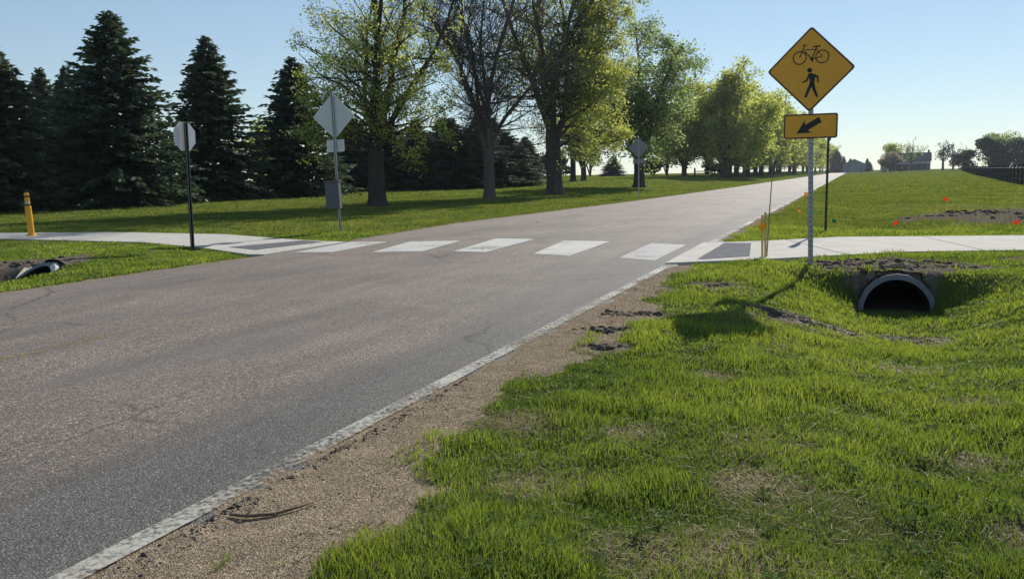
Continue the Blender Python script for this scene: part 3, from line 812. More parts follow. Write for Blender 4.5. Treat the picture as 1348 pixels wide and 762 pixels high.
# E: trunk pair further back
T = Tree(53, 13, .40, 3.4, 5, .5, 4.2, .9, low=2, levels=3, tw=1.5)
P = T.leaves(6500, .25, .35)
eT = tree_obj('maple_tree', T, P, .27, [M['bark'], M['leaf_yellow']], (8.6, 115, gz(8.6, 115)), 0, 'yellow green tree with dark trunk seen under the big tree', 'tree', GT)
copy_tree(eT, (10.6, 121, gz(10.6, 121)), 2.1, (1, 1, .9), 'slimmer yellow green tree close behind its twin under the big tree')

# row along the road
GR = 'row of yellow green trees along the road'
protos = []
for sd, mat, col in ((61, 'leaf_yellow', 0), (67, 'leaf', 0), (71, 'leaf_yellow', 0)):
    T = Tree(sd, 20.5, .55, 3.2, 7, .52, 6.0, 1.1, low=7, levels=3, tw=1.6)
    P = T.leaves(15000, .3, .60)
    protos.append((T, P, mat))
yrow = [150, 158, 168, 180, 194, 209, 226, 244, 263, 284, 307, 332, 360, 392, 430, 475, 530, 600]
roots = []
for i, y in enumerate(yrow):
    x = .41 * y - 22.9 + random.uniform(-1.0, 1.0)
    k = i % 3; z = gz(x, y) - .1; rz = random.uniform(0, 6.28); sc = random.uniform(.9, 1.08)
    lab = ('tall first tree of the roadside row with a ragged top' if i == 0 else 'yellow green tree in the packed roadside row beyond the lawn')
    if i < 3:
        T, P, mat = protos[i]
        roots.append(tree_obj('roadside_tree', T, P, .46, [M['bark'], M[mat]], (x, y, z), rz, lab, 'tree', GR))
        roots[-1].scale = (1, 1, .90 if i == 0 else .82)
    else:
        copy_tree(roots[k], (x, y, z), rz, (sc * 1.05, sc * 1.05, sc * .9), lab, GR)
for i, y in enumerate((156, 176, 200, 232, 275, 330)):
    x = .41 * y - 31 + random.uniform(-1, 1)
    copy_tree(roots[(i + 1) % 3], (x, y, gz(x, y) - .1), i * 1.3, (.9, .9, .74), 'yellow green tree standing behind the roadside row', 'trees behind the roadside row')

# spruces
def spruce(name, seed, H, rad, mat, loc, label, group, sparse=1.0, cone=1.0, parent=None):
    g = random.Random(seed); rn = np.random.default_rng(seed)
    root = empty(name, loc, g.uniform(0, 6.28))
    k = MB(); k.tube([(0, 0, -.2), (0, 0, .3), (0, 0, H * .5), (0, 0, H * .97)], [.26, .22, .13, .02], 8); k.build('trunk', M['bark'], root)
    base = []; tip = []; wid = []; drop = []
    z = .35
    while z < H * .985:
        t = z / H
        prof = (1 - t) ** .82 * cone + .015
        if t < .12: prof *= .82 + t * 1.5
        nb = max(6, int((17 - 8 * t) * sparse))
        for b in range(nb):
            az = g.uniform(0, 6.28); L = rad * prof * g.uniform(.62, 1.12)
            if g.random() < .06: L *= 1.15
            up = -.12 + .50 * t + g.uniform(-.10, .10)
            zz = z + g.uniform(-.12, .12)
            d = np.array([math.cos(az), math.sin(az)])
            m = max(4, int(L / .19))
            for q in range(m):
                f = (q + g.random()) / m
                if f < .12: continue
                c = np.array([d[0] * L * f, d[1] * L * f, zz + L * (up * f - .22 * f * f + .12 * f ** 3)])
                for sd in (-1, 1, 0):
                    # side sprays hang out of the bough, the last one lies along it
                    sl = (.40 * (1 - .45 * f) * min(1, L) + .15) * g.uniform(.7, 1.3)
                    if sd: a2 = az + sd * g.uniform(.5, 1.1)
                    else: a2 = az + g.uniform(-.2, .2)
                    e_ = np.array([math.cos(a2) * sl, math.sin(a2) * sl, -sl * g.uniform(.0, .55) + (.10 if sd == 0 else 0)])
                    base.append(c); tip.append(c + e_); wid.append(sl * g.uniform(.42, .62)); drop.append(g.random())
        z += (.235 - .10 * t) * H / 11
    B = np.array(base); Tp = np.array(tip); W = np.array(wid)
    ax = Tp - B; ax /= np.linalg.norm(ax, axis=1)[:, None]
    rv = rn.normal(size=B.shape) * .55 + np.array([0, 0, 1.0]); sd = np.cross(ax, rv); sd /= np.linalg.norm(sd, axis=1)[:, None]
    mid = B + (Tp - B) * .45
    V = np.stack([B, mid + sd * W[:, None] * .5, Tp, mid - sd * W[:, None] * .5], 1).reshape(-1, 3)
    F = np.arange(len(V)).reshape(-1, 4)
    az = np.arctan2(B[:, 1], B[:, 0]); tint = np.clip(.35 + .9 * (fbm(az * 2.2 + 9, B[:, 2] * 1.1, seed, 3) - .45) + rn.normal(0, .16, len(B)), 0, 1)
    mesh_np('crown', V, F, M[mat], root, face_attr={'tint': tint})
    return tag(root, label, 'tree', group)
GS = 'dark spruces beyond the lawn'
spA = spruce('spruce_tree', 5, 11.4, 5.4, 'needles', (-23.5, 51, gz(-23.5, 51)), 'broadest dark spruce, standing alone between octagon sign and yellow post', GS)
spB = spruce('spruce_tree', 8, 11.3, 4.7, 'needles', (-21.0, 60, gz(-21, 60)), 'slimmer dark spruce directly right of the octagon sign', GS, 1.0)
spC = spruce('spruce_tree', 12, 9.4, 4.6, 'needles_grey', (-28.0, 46, gz(-28, 46)), 'greyer spruce cut by the left edge of the photo behind the yellow post', GS)
copy_tree(spB, (-16.6, 66, gz(-16.6, 66)), 1.0, (1.05, 1.05, .94), 'dark spruce just left of the pale diamond sign', GS)
copy_tree(spC, (-41, 75, gz(-41, 75)), 2.2, (.8, .8, 1.2), 'narrow spruce top showing behind the two leftmost spruces', GS)
copy_tree(spB, (-37.6, 73, gz(-37.6, 73)), 3.2, (.85, .85, .98), 'spruce half hidden behind the broadest spruce', GS)
GU = 'dark evergreens behind the tree trunks'
ev = ['dark evergreen just right of the louvred-box sign', 'dark evergreen close left of the thick leafy trunk', 'dark evergreen right of the thick leafy trunk',
      'dark evergreen midway between the thick trunk and the bare tree', 'dark evergreen left beside the bare tree trunk', 'dark evergreen right beside the bare tree trunk']
for i, (x, y) in enumerate(((-15.2, 84), (-12.0, 82), (-8.6, 83), (-5.6, 82), (-3.3, 84), (-.3, 88))):
    copy_tree((spB, spA, spC)[i % 3], (x, y, gz(x, y)), i * 1.1, (1.0, 1.0, .60), ev[i], GU)
for i, (x, y) in enumerate(((-17.5, 92), (-13.8, 93), (-10.4, 94), (-7.2, 93), (-4.6, 95), (-1.9, 94))):
    copy_tree((spA, spC, spB)[i % 3], (x, y, gz(x, y)), i * 2.3, (1.0, 1.0, .66), 'dark evergreen in the back line behind the other evergreens and tree trunks', 'back line of dark evergreens')
copy_tree(spC, (2.4, 130, gz(2.4, 130)), .4, (.9, .9, .72), 'small dark evergreen left of the biggest trunk', GU)
copy_tree(spB, (24.4, 200, gz(24.4, 200)), .4, (.8, .8, .42), 'tiny dark spruce far off under the trees', GU)

def bush(name, seed, rx, rz_, n, size, mat, loc, label, cat='shrub', group=None, trunk=.6, tr=.08):
    rn = np.random.default_rng(seed); g = random.Random(seed)
    root = empty(name, loc, g.uniform(0, 6))
    k = MB()
    C = []
    for i in range(9):
        a = g.uniform(0, 6.28); q = g.uniform(.1, .75)
        c = (math.cos(a) * rx * q, math.sin(a) * rx * q, trunk + rz_ * g.uniform(.35, 1.55)); C.append((c, g.uniform(.35, .6)))
        k.tube([(0, 0, -.1), (c[0] * .3, c[1] * .3, trunk * .8 + c[2] * .1), c], [tr, tr * .7, tr * .2], 5)
    k.build('trunk', M['bark'], root)
    P = []
    for c, s_ in C:
        m = n // 9; d = rn.normal(size=(m, 3)); d /= np.linalg.norm(d, axis=1)[:, None]
        P.append(np.array(c) + d * (rn.random((m, 1)) ** .4) * np.array([rx, rx, rz_]) * s_)
    P = np.concatenate(P); P[:, 2] = np.maximum(P[:, 2], .1)
    V, F = quads_from(P, size, rn)
    t = np.clip(.45 + 1.3 * (fbm(P[:, 0] * 1.2 + 30, P[:, 2] * 1.2, seed, 3) - .5) + rn.normal(0, .15, len(P)), 0, 1)
    mesh_np('crown', V, F, M[mat], root, face_attr={'tint': t})
    return tag(root, label, cat, group)
GB = 'small trees far across the lawn'
b1 = bush('small_tree', 3, 3.6, 3.2, 2600, .42, 'leaf_green', (33.5, 180, gz(33.5, 180)), 'light green small tree far off, right of the distant sign', 'tree', GB, 2.2, .18)
copy_tree(b1, (40.5, 195, gz(40.5, 195)), 1.2, (1, 1, 1.05), 'light green small tree far off near the wooden rail', GB)
copy_tree(b1, (20.0, 210, gz(20, 210)), 2.2, (1.1, 1.1, 1.0), 'pale small tree far off, left of the distant sign', GB)
copy_tree(b1, (16.5, 190, gz(16.5, 190)), 3.2, (.9, .9, 1.1), 'small far tree just right of the biggest trunk', GB)
bush('small_tree', 14, 2.6, 3.2, 2600, .25, 'leaf', (-22.2, 76, gz(-22.2, 76)), 'low green tree tucked between two dark spruces', 'tree', GB, .8, .12)
h1 = bush('dark_hedge', 9, 3.4, 1.1, 1800, .4, 'leaf_dark', (46.0, 190, gz(46, 190)), 'low dark hedge left of the roadside row', 'hedge', 'low dark hedges beyond the lawn', .3)
copy_tree(h1, (31.5, 185, gz(31.5, 185)), 1.2, (1.0, 1.0, 1.5), 'low dark hedge behind the distant sign post')
copy_tree(h1, (8.0, 165, gz(8, 165)), 2.0, (1.5, 1.5, 2.0), 'low dark hedge left of the biggest trunk')
copy_tree(h1, (12.5, 260, gz(12.5, 260)), .5, (2.2, 2.2, 2.0), 'low dark hedge far behind the twin trunks')
copy_tree(h1, (-2, 210, gz(-2, 210)), .9, (2.2, 2.2, 3.0), 'tall dark hedge far behind the bare tree')

# far right farmstead
FZ = .85
f1 = bush('blossom_tree', 21, 5.5, 3.6, 2600, .65, 'blossom', (154, 343, FZ), 'pale blossoming round tree left of the farmhouse', 'tree', None, 1.0, .25)
bush('farm_tree', 22, 5.0, 5.2, 2200, .6, 'leaf', (163, 362, FZ), 'yellow green tree behind the blossoming tree', 'tree', None, 2.0, .3)
T = Tree(83, 12.6, .4, 3.0, 6, .75, 5.5, 1.0, levels=3, tw=2.4); P = T.leaves(520, .4, .5)
ftr = tree_obj('farm_tree', T, P, .5, [M['twig'], M['leaf_green']], (157.5, 331, FZ - .1), 0, 'thin spreading tree in front of the farmhouse roof', 'tree')
T = Tree(87, 10.8, .45, 3.0, 4, .4, 3.0, .9, levels=3, tw=2.6); P = T.leaves(700, .4, .45)
ft2 = tree_obj('farm_tree', T, P, .5, [M['twig'], M['leaf_dark']], (172.5, 336, FZ - .1), 0, 'narrow twisted tree right of the farmhouse', 'tree')
copy_tree(ft2, (176, 335, FZ - .1), 2.0, (.8, .8, .9), 'thin dark trunk close beside the twisted tree')
copy_tree(ftr, (172.5, 320, FZ - .1), 2.2, (.6, .6, .78), 'thin lone tree midway between farmhouse and dark grove')
GD = 'dark grove at the right of the photo'
d1 = bush('grove_tree', 31, 8.0, 6.2, 5200, .6, 'leaf_dark', (171.5, 300, FZ - 1.3), 'dark round tree at the left end of the grove', 'tree', GD, 1.0, .3)
bush('grove_tree', 32, 7.6, 7.0, 5200, .6, 'leaf_green', (176.5, 306, FZ - 1.2), 'greener round crown rising highest out of the dark grove', 'tree', GD, 1.2, .3)
for i, (x, y, s_) in enumerate(((183, 300, 1.0), (190, 303, .95), (177, 288, .8), (186, 288, .8), (197, 300, 1.0), (165.5, 306, .68))):
    copy_tree(d1, (x, y, FZ - 1.4), i * 1.7, (s_, s_, s_), ('dark tree right of the greener crown', 'dark tree near the right edge of the photo', 'low dark tree at the front of the grove',
              'low dark tree by the right edge of the photo', 'dark tree at the far right end of the grove', 'small dark tree just left of the grove')[i], GD)
GC = 'dark conifers around the pale barn'
for i, (px, s_, h) in enumerate(((.387, 1.4, 1.2), (.3955, .7, .85), (.4035, .7, .70), (.4235, .7, .70), (.4268, .5, .5))):
    y = 520 - i * 3; x = px * y
    copy_tree((spA, spB)[i % 2], (x, y, .6), i, (s_, s_, h), ('tallest dark conifer between the roadside row and the pale barn', 'thin dark conifer left of the pale barn', 'low dark conifer behind the pale barn roof',
              'dark conifer behind the right end of the pale barn', 'lowest dark conifer just right of the pale barn')[i], GC)

# ------------------------------------------------------------------ farmhouse, barn, fence and small far things
def gable(mb, w, d, z0, z1, over=.4):
    v = [(-w / 2 - over, -d / 2 - over, z0), (w / 2 + over, -d / 2 - over, z0), (w / 2 + over, d / 2 + over, z0), (-w / 2 - over, d / 2 + over, z0), (-w / 2 - over, 0, z1), (w / 2 + over, 0, z1)]
    t = [(a, b, c - .25) for a, b, c in v]
    mb.add(v + t, [(0, 1, 5, 4), (2, 3, 4, 5), (6, 10, 11, 7), (8, 11, 10, 9), (0, 6, 7, 1), (2, 8, 9, 3), (0, 4, 10, 6), (4, 3, 9, 10), (1, 7, 11, 5), (5, 11, 8, 2)])
def wallbox(mb, w, d, h, z1):
    v = [(-w / 2, -d / 2, 0), (w / 2, -d / 2, 0), (w / 2, d / 2, 0), (-w / 2, d / 2, 0), (-w / 2, -d / 2, h), (w / 2, -d / 2, h), (w / 2, d / 2, h), (-w / 2, d / 2, h), (-w / 2, 0, z1), (w / 2, 0, z1)]
    mb.add(v, [(0, 1, 5, 4), (2, 3, 7, 6), (1, 2, 6, 9, 5), (3, 0, 4, 8, 7), (4, 5, 9, 8), (6, 7, 8, 9)])
house = tag(empty('farmhouse', (166.3, 350, FZ - .15), R(-24)), 'wide grey roofed farmhouse with a long porch across the field', 'house')
house.scale = (.9, .9, .95)
k = MB(); wallbox(k, 16, 8, 4.4, 7.6); k.build('wall', M['siding'], house)
k = MB(); gable(k, 16, 8, 4.4, 7.9); rf = k.build('roof', M['roof'], house)
k = MB(); k.box((7.2, 0, 8.1), (.8, .8, 1.8)); k.build('chimney', M['brick'], rf)
k = MB(); k.box((-2.5, -5.3, 2.75), (19.5, 3.0, .22), Matrix.Rotation(R(9), 3, 'X')); k.build('porch_roof', M['roof'], house)
for q in range(8):
    k = MB(); k.box((-11.5 + q * 2.6, -6.5, 1.3), (.16, .16, 2.5)); k.build('porch_post', M['siding'], house)
k = MB(); k.box((-2.5, -5.3, .1), (19.5, 2.8, .4)); k.build('porch_floor', M['dark_wall'], house)
k = MB(); k.box((0, -4.03, 1.6), (15.2, .06, 2.4)); k.build('porch_wall', M['dark_wall'], house)
for q in range(5):
    k = MB(); k.box((-6 + q * 3, -4.08, 1.5), (1.0, .08, 1.5)); wnd = k.build('window', M['siding'], house)
    k = MB(); k.box((-6 + q * 3, -4.13, 1.5), (.8, .04, 1.3)); k.build('pane', M['glass'], wnd)
k = MB(); wallbox(k, 6.5, 6, 3.2, 5.2); w2 = k.build('side_wing', M['siding'], house); w2.location = (-9.5, .5, 0)
k = MB(); gable(k, 6.5, 6, 3.2, 5.6); o = k.build('wing_roof', M['roof'], house); o.location = (-9.5, .5, 0)

barn = tag(empty('barn', (206, 505, .3), R(68)), 'pale blue grey barn at the far end of the road', 'barn')
k = MB(); wallbox(k, 15, 12.5, 4.6, 7.4); k.build('wall', M['siding_shade'], barn)
k = MB(); gable(k, 15, 12.5, 4.6, 7.7, .4); o = k.build('roof', M['siding_shade'], barn)
k = MB(); k.box((-7.55, .5, 1.7), (.14, 2.4, 3.0)); k.build('door', M['dark_wall'], barn)

fence = tag(empty('field_fence', (42.65, 70.1, 0)), 'long low black fence with dark posts along the far edge of the field', 'fence')
fp = [(33, 51.2), (42.65, 70.1), (48.3, 81.2), (67.6, 118.3), (99.8, 181.8), (140.6, 262)]
def along_fence(step):
    out = []
    for (a, b) in zip(fp[:-1], fp[1:]):
        L = math.hypot(b[0] - a[0], b[1] - a[1]); n = max(1, round(L / step))
        out += [(a[0] + (b[0] - a[0]) * q / n, a[1] + (b[1] - a[1]) * q / n) for q in range(n)]
    return out + [fp[-1]]
def loc(p, z): return (p[0] - 42.65, p[1] - 70.1, z)
pts = along_fence(4.0)
for j, (z, h) in enumerate(((.30, .42), (.78, .40), (1.22, .34))):
    k = MB()
    for a, b in zip(pts[:-1], pts[1:]):
        za, zb = gz(*a), gz(*b); t = Vector((b[0] - a[0], b[1] - a[1], 0)).normalized(); nn = Vector((-t.y, t.x, 0)) * .02
        v = []
        for p, zz in ((a, za), (b, zb)):
            for s_ in (-1, 1):
                for u in (-h / 2, h / 2): v.append(Vector(loc(p, zz + z + u)) + nn * s_)
        k.add(v, [(0, 1, 3, 2), (4, 6, 7, 5), (0, 4, 5, 1), (2, 3, 7, 6), (1, 5, 7, 3), (0, 2, 6, 4)])
    k.build('board', M['fence_black'], fence)
k = MB()
for a, b in zip(pts[:-1], pts[1:]): k.tube([loc(a, gz(*a) + 1.46), loc(b, gz(*b) + 1.46)], .05, 6)
k.build('top_rail', M['fence_rail'], fence)
for q, p in enumerate(pts[:90]):
    k = MB(); k.box(loc(p, gz(*p) + .85), (.15, .15, 1.75)); k.build('post', M['fence_black'], fence)

root = tag(empty('road_sign', (114.8, 276, gz(114.8, 276))), 'small far sign on a thin post where field meets road crest', 'road sign')
k = MB(); k.tube([(0, 0, 0), (0, 0, 2.6)], .07, 6); k.build('post', M['green_post'], root)
k = MB(); k.box((0, -.06, 2.4), (.75, .03, .9)); k.build('panel', M['alu_dull'], root)
for x, y, lab, m in ((133.5, 298, 'pale stub post on the far field crest left of the farmhouse porch', 'siding'), (137.3, 296, 'dark stub post on the far field crest under the farmhouse porch', 'green_post')):
    root = tag(empty('stub_post', (x, y, gz(x, y))), lab, 'post', 'stub posts on the field crest')
    k = MB(); k.box((0, 0, .5), (.5, .5, 1.1)); k.build('shaft', M[m], root, bevel=.05)
    k = MB(); k.box((0, 0, 1.1), (.62, .62, .16)); k.build('cap', M[m], root, bevel=.04)
root = tag(empty('rail_fence', (32.0, 146, gz(32, 146)), R(-8)), 'short wooden rail with one dark post at the lawn edge left of the roadside row', 'fence')
k = MB(); k.box((0, 0, .75), (.28, .28, 1.6)); k.build('post', M['bark'], root)
k = MB(); k.box((2.9, 0, .65), (.2, .2, 1.3)); k.build('post', M['bark'], root)
for z in (.95, .35):
    k = MB(); k.box((1.45, 0, z), (2.9, .08, .16)); k.build('rail', M['wood'], root)

# ------------------------------------------------------------------ grass
rn = np.random.default_rng(99)
def scatter(K, d0, d1, a0, a1, p=1.5):
    """points in a fan round the camera, denser near; density = K / d**p per square metre"""
    tot = K * (a1 - a0) * ((d1 ** (2 - p)) - (d0 ** (2 - p))) / (2 - p)
    n = int(tot); u = rn.random(n)
    d = (d0 ** (2 - p) + u * (d1 ** (2 - p) - d0 ** (2 - p))) ** (1 / (2 - p)); a = rn.uniform(a0, a1, n)
    return d * np.sin(a), d * np.cos(a)
def blades(name, x, y, h, w, tint, mat, lean=.35, curl=.5):
    n = len(x); z = ground_z(x, y) - .006
    az = rn.uniform(0, 2 * np.pi, n); fx = rn.uniform(0, 2 * np.pi, n)
    bias = fbm(x * 1.5, y * 1.5, 61, 2) * 12
    lx = (np.cos(az) * .7 + np.cos(bias) * .22) * lean; ly = (np.sin(az) * .7 + np.sin(bias) * .22) * lean
    B = np.stack([x, y, z], 1); S = np.stack([np.cos(fx), np.sin(fx), 0 * fx], 1) * (w / 2)[:, None]
    up = np.stack([lx * .45 * h, ly * .45 * h, h * .58], 1)
    tp = np.stack([lx * (1 + curl) * h, ly * (1 + curl) * h, h * (1 - .25 * (lx ** 2 + ly ** 2))], 1)
    V = np.stack([B - S, B + S, B + up + S * .75, B + up - S * .75, B + tp], 1).reshape(-1, 3)
    b = np.arange(n)[:, None] * 5
    Q = b + np.array([[0, 1, 2, 3]]); Tt = b + np.array([[3, 2, 4]])
    return mesh_np(name, V, [Q, Tt], mat, face_attr={'tint': np.concatenate([tint, tint])})
def field_masks(x, y):
    e, s = es(x, y); l = left_e(s) - e
    ok = (e > 0) | (l > 0)
    dT = np.minimum(polydist(x, y, TR_R), polydist(x, y, TR_L))
    ok &= dT > .03
    ge_ = gravel_edge(e, s, x, y)
    pr = np.where(e > 0, np.clip(np.clip((e - ge_ + .05) / .3, .0, 1) + .7 * sstep(.60, .68, fbm(x * 3.1, y * 3.1, 101, 3)) * (e > .5), 0, 1), np.clip((l - .16 - .28 * (fbm(x * 1.2, y * 1.2, 33) - .5)) / .12, 0, 1))
    pr = pr * np.clip(1.0 - (soil_mask(x, y) + (fbm(x * 3, y * 3, 88, 3) - .5) * .6 - .5) * 4.5, .03, 1)
    pr = pr * (1 - .75 * np.exp(-(((x - 19) / 7) ** 2 + ((y - 32) / 4.5) ** 2)))
    pr = pr * np.where((e > 0) & (s < 13), np.clip((fbm(x * 1.1, y * 1.1, 51, 3) - .24) * 5.5, .5, 1), 1) * (1 - .66 * bare_mask(x, y))
    for (e0, sm, zc, Ro, Ri, k) in PIPES:
        pr = np.where((np.abs(e - e0) < Ro + .04) & (s > sm - .05) & (s < sm + k * Ro + .12), 0, pr)
        pr = np.where((np.abs(e - e0) < Ro + .25) & (s > sm - .12) & (s < sm + .55), pr * .75, pr)
        pr = np.where((np.abs(e - e0) < Ri) & (s > sm - .30) & (s < sm + .3), 0, pr)
    return ok, pr, e, s, l, dT
x, y = scatter(62000, 2.3, 60, R(-38), R(38))
xf, yf = scatter(13000, 60, 260, R(-35), R(35))
x = np.concatenate([x, xf]); y = np.concatenate([y, yf])
ok, pr, e, s, l, dT = field_masks(x, y)
kp = ok & (rn.random(len(x)) < pr); x, y, e, s, l, dT = [q[kp] for q in (x, y, e, s, l, dT)]
d = np.hypot(x, y)
tuft = fbm(x * 2.6, y * 2.6, 91, 3); big = fbm(x * .45, y * .45, 93, 3)
rough = ((e > 0) & (s < 20)) | ((l > 0) & (inpoly(x, y, [(-40, 0), (-5.0, 16.8), (-9.5, 21.2), (-15, 24), (-40, 33)])))
h = np.where(rough, .030 + .078 * np.clip((tuft - .22) * 1.5, 0, 1) ** 1.4 * (.6 + .8 * big), .035 + .04 * tuft) * rn.uniform(.55, 1.25, len(x))
h = np.where((e > 0) & (s > 20), h * 1.25, h); h = np.where((l > 0) & rough, h * .7, h)
h = h * np.where(dT < .25, 1.25, 1) * np.where((l > 0) & (l < .5) & rough, 1.25, 1)
w = np.maximum(.0034, .00098 * d) * np.where(d > 60, 2.2, 1) * rn.uniform(.7, 1.3, len(x))
brd = rn.random(len(x)) < .05 * (tuft > .4); w = np.where(brd, w * 2.4, w); h = np.where(brd, h * .7, h)
tint = np.clip(.34 + 0.7 * (big - .40) + .7 * (tuft - .45) + .5 * (vnoise(x * 1.1, y * 1.1, 5) - .5) + rn.normal(0, .2, len(x)), 0, 1)
near = d < 24
dead = rn.random(len(x)) < np.clip(.06 + .30 * np.clip(.48 - tuft, 0, 1) + .3 * bare_mask(x, y), 0, .4) * (d < 16)
g1 = near & ~dead
tag(blades('grass', x[g1], y[g1], h[g1], w[g1], tint[g1], M['grass']), 'bright green rough verge grass beside the road', 'grass', kind='stuff')
g2 = ~near
tag(blades('lawn_grass', x[g2], y[g2], h[g2], w[g2], tint[g2], M['lawn']), 'short green lawn and field grass farther off', 'grass', kind='stuff')
tag(blades('dry_grass', x[dead], y[dead], h[dead] * .8, w[dead] * .8, tint[dead], M['straw'], .9, .8), 'dead straw blades scattered through the verge grass', 'grass', kind='stuff')
# flat leafy weeds in the near verge
xw, yw = scatter(85, 2.4, 12, R(-34), R(36)); okw, prw, ew, sw, lw, dw = field_masks(xw, yw); kp = okw & (ew > gravel_edge(ew, sw, xw, yw) + .15) & (rn.random(len(xw)) < prw * .9 + .1 * (ew > .3)); xw, yw = xw[kp], yw[kp]
xl, yl, al = [], [], []
for a, b in zip(xw, yw):
    m = int(rn.integers(6, 11)); xl += [a] * m; yl += [b] * m; al += list(rn.uniform(0, 6.28) + np.arange(m) * 6.283 / m + rn.normal(0, .25, m))
xl, yl, al = map(np.array, (xl, yl, al)); n = len(xl); L = rn.uniform(.03, .075, n); zl = ground_z(xl, yl) + .012
D = np.stack([np.cos(al), np.sin(al), 0 * al], 1); S = np.stack([-np.sin(al), np.cos(al), 0 * al], 1) * (L * .17)[:, None]; P = np.stack([xl, yl, zl], 1); U = np.array([0, 0, 1.0])
V = np.stack([P, P + D * (L * .55)[:, None] + S + U * (L * .42)[:, None], P + D * L[:, None] + U * (L * .30)[:, None], P + D * (L * .55)[:, None] - S + U * (L * .42)[:, None]], 1).reshape(-1, 3)
tag(mesh_np('weeds', V, np.arange(4 * n).reshape(-1, 4), M['weed'], face_attr={'tint': rn.uniform(0, 1, n)}), 'flat leafy weeds among the verge grass', 'weeds', kind='stuff')
# straw lying on bare soil and shoulder
xs, ys = scatter(9000, 2.3, 13, R(-36), R(36)); e, s = es(xs, ys)
gsd = gravel_edge(e, s, xs, ys)
kp = (e > .12) & (polydist(xs, ys, TR_R) > .1) & (rn.random(len(xs)) < np.where((soil_mask(xs, ys) + bare_mask(xs, ys) > .35), .95, np.where((e > gsd - .3), .35, .04)))
xs, ys = xs[kp], ys[kp]; n = len(xs); dd = np.hypot(xs, ys)
a = rn.uniform(0, 2 * np.pi, n); L = rn.uniform(.015, .06, n) * (1 + dd * .05); zz = ground_z(xs, ys) + rn.uniform(.004, .02, n)
D = np.stack([np.cos(a) * L, np.sin(a) * L, rn.normal(0, .015, n)], 1) * .5; S = np.stack([-np.sin(a), np.cos(a), 0 * a], 1) * (np.maximum(.0014, .00038 * dd))[:, None]
P = np.stack([xs, ys, zz], 1)
V = np.stack([P - D - S, P - D + S, P + D + S, P + D - S], 1).reshape(-1, 3)
tag(mesh_np('straw', V, np.arange(4 * n).reshape(-1, 4), M['straw']), 'dry straw bits lying on bare soil', 'straw', kind='stuff')

# pebbles and clods
def lumps(name, x, y, r, mat, seed, flat=.7, sub=1, zoff=.2):
    import bmesh
    bm = bmesh.new(); bmesh.ops.create_icosphere(bm, subdivisions=sub, radius=1); bv = np.array([v.co[:] for v in bm.verts]); bf = np.array([[v.index for v in f.verts] for f in bm.faces]); bm.free()
    q = np.random.default_rng(seed); n = len(x); m = len(bv)
    an = q.uniform(0, 6.28, n); c, s_ = np.cos(an), np.sin(an)
    sc = np.stack([r * q.uniform(.7, 1.4, n), r * q.uniform(.7, 1.2, n), r * flat * q.uniform(.6, 1.2, n)], 1)
    b = bv[None] * (1 + q.uniform(-.28, .28, (n, m)))[..., None] * sc[:, None]
    X = b[..., 0] * c[:, None] - b[..., 1] * s_[:, None]; Y = b[..., 0] * s_[:, None] + b[..., 1] * c[:, None]
    V = np.stack([X + x[:, None], Y + y[:, None], b[..., 2] + (ground_z(x, y) + r * flat * zoff)[:, None]], -1).reshape(-1, 3)
    F = (np.arange(n)[:, None, None] * m + bf[None]).reshape(-1, 3)
    return mesh_np(name, V, F, mat)
n = 2600; sp = 1.2 + 5.5 * rn.random(n) ** 1.6; ep = .14 + np.abs(rn.normal(0, .06, n)) * np.interp(sp, [1, 4, 7], [1.3, .8, .4]) * (.4 + 1.2 * vnoise(sp * 3.0, sp * 0, 7))
px_, py_ = xy(ep, sp)
tag(lumps('asphalt_crumbs', px_, py_, rn.uniform(.002, .0115, n) * (.4 + .9 * rn.random(n) ** 2), M['pebble'], 1, zoff=-.1), 'dark crumbled asphalt along the white line', 'gravel', kind='stuff')
n = 7000; sp = 1.0 + 13 * rn.random(n) ** 1.5; ep = .2 + rn.random(n) * 1.0; px_, py_ = xy(ep, sp)
kp = (ep < gravel_edge(ep, sp, px_, py_) + .12); px_, py_ = px_[kp], py_[kp]
tag(lumps('gravel', px_, py_, rn.uniform(.0015, .0055, len(px_)) * (.6 + 1.2 * rn.random(len(px_)) ** 6), M['pebble_tan'], 2), 'tan shoulder gravel beside the white line', 'gravel', kind='stuff')
cx_, cy_, cr_ = [], [], []
for (a, b, r, n) in ((1.3, 9.0, .22, 60), (.9, 8.05, .18, 45), (.8, 7.2, .15, 36), (3.0, 9.45, .30, 70), (3.5, 9.2, .28, 60), (4.6, 9.3, .30, 60), (2.75, 11.2, .25, 40), (5.75, 12.75, .5, 170), (5.4, 13.7, .55, 110), (6.5, 13.6, .5, 110), (5.0, 13.0, .35, 70), (6.9, 12.8, .35, 60),
                     (15.5, 23.4, 1.6, 90), (17.5, 24.6, 2.0, 140), (14, 25.6, 1.2, 60), (19, 26.5, 2.0, 90), (-10, 15.7, .7, 60), (-9, 16, .5, 40)):
    cx_ += list(a + rn.normal(0, r * .6, n)); cy_ += list(b + rn.normal(0, r * .35, n)); cr_ += list((.006 + .034 * rn.random(n) ** 2.2) * (1 + .04 * b) * (1 if b < 20 else 1.4))
cx_, cy_, cr_ = map(np.array, (cx_, cy_, cr_))
pin = np.zeros(len(cx_), bool); ee, s2 = es(cx_, cy_)
for (e0, sm, zc, Ro, Ri, k) in PIPES: pin |= (np.abs(ee - e0) < Ro) & (s2 > sm - .4) & (s2 < sm + k * np.sqrt(np.maximum(0, Ro * Ro - (ee - e0) ** 2)) + .06)
tag(lumps('soil_clods', cx_[~pin], cy_[~pin], cr_[~pin], M['clod'], 3, .6, 2), 'dark clods of dug soil lying in the grass', 'soil', kind='stuff')

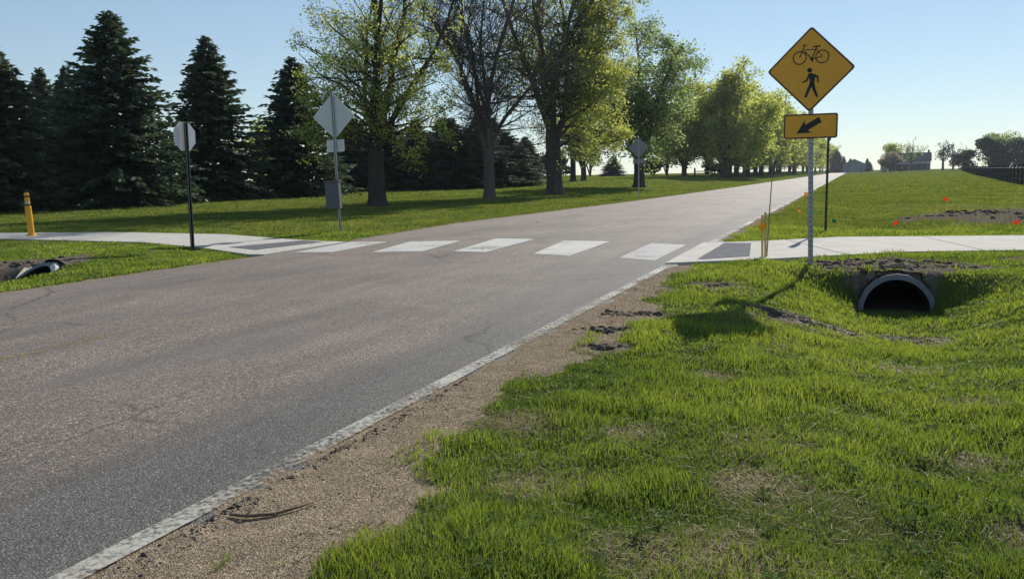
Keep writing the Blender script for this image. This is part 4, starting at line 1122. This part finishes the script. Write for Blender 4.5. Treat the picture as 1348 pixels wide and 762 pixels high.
# fallen twig on the shoulder
tw = MB(); q = [(-1.30, 3.63), (-1.22, 3.60), (-1.10, 3.62), (-1.0, 3.68), (-.93, 3.78)]
tw.tube([(a, b, gz(a, b) + .012) for a, b in q], [.006, .008, .008, .006, .003], 6)
tw.tube([(q[1][0], q[1][1], gz(*q[1]) + .015), (q[1][0] + .03, q[1][1] + .07, gz(*q[1]) + .03)], [.004, .002], 5)
tag(tw.build('fallen_twig', M['deadwood'], smooth=True), 'thin curved dead twig on the tan shoulder beside the white line', 'twig')

# ------------------------------------------------------------------ light, sky, camera
AZ, EL = R(28.5), R(30)
w = bpy.data.worlds.new('World'); SC.world = w; w.use_nodes = True
nt = w.node_tree; bg = nt.nodes['Background']; sky = nt.nodes.new('ShaderNodeTexSky'); sky.sky_type = 'NISHITA'; sky.sun_disc = False
sky.sun_elevation = EL; sky.sun_rotation = AZ; sky.air_density = 1.0; sky.dust_density = 0.0; sky.ozone_density = 2.0; sky.altitude = 100
cool = nt.nodes.new('ShaderNodeMix'); cool.data_type = 'RGBA'; cool.blend_type = 'MULTIPLY'; cool.inputs[0].default_value = 1
nt.links.new(sky.outputs[0], cool.inputs[6]); cool.inputs[7].default_value = (.87, .98, 1.08, 1)
gm = nt.nodes.new('ShaderNodeGamma'); gm.inputs[1].default_value = .68; nt.links.new(cool.outputs[2], gm.inputs[0])
nt.links.new(gm.outputs[0], bg.inputs[0]); bg.inputs[1].default_value = .15
ld = bpy.data.lights.new('Sun', 'SUN'); ld.energy = 5.0; ld.angle = R(.53); ld.color = (1, .95, .86)
lo = link(bpy.data.objects.new('Sun', ld))
sd = Vector((math.sin(AZ) * math.cos(EL), math.cos(AZ) * math.cos(EL), math.sin(EL)))
lo.rotation_euler = sd.to_track_quat('Z', 'Y').to_euler(); lo.location = sd * 60

hz = MB(); hz.box((0, 500, 12), (3000, 2300, 40)); HZ = NT('haze_air')
pv = HZ.n('ShaderNodeVolumePrincipled'); pv.inputs['Color'].default_value = (.80, .88, 1, 1); pv.inputs['Density'].default_value = .00012; pv.inputs['Anisotropy'].default_value = .3
HZ.l(pv.outputs[0], HZ.out.inputs['Volume']); tag(hz.build('haze', HZ.m), 'thin pale blue air in front of the far trees', 'haze', kind='stuff')
f = 1100 / 1348
th = math.atan((381 - 232.2) / 1100); roll = .018
fw = Vector((0, math.cos(th), -math.sin(th))); rt = Vector((1, 0, 0)); up = Vector((0, math.sin(th), math.cos(th)))
c, s = math.cos(roll), math.sin(roll)
r2 = rt * c - up * s; u2 = up * c + rt * s
cam = bpy.data.cameras.new('Camera'); co = link(bpy.data.objects.new('Camera', cam))
cam.sensor_width = 36; cam.sensor_fit = 'HORIZONTAL'; cam.lens = 36 * f; cam.clip_start = .05; cam.clip_end = 6000
m = Matrix((r2, u2, -fw)).transposed().to_4x4(); m.translation = (0, 0, CH); co.matrix_world = m
SC.camera = co
SC.view_settings.view_transform = 'Standard'; SC.view_settings.look = 'None'; SC.view_settings.exposure = 0.3; SC.view_settings.gamma = 1
SC.render.engine = 'CYCLES'
SC.cycles.use_denoising = True
SC.cycles.max_bounces = 8; SC.cycles.transparent_max_bounces = 12
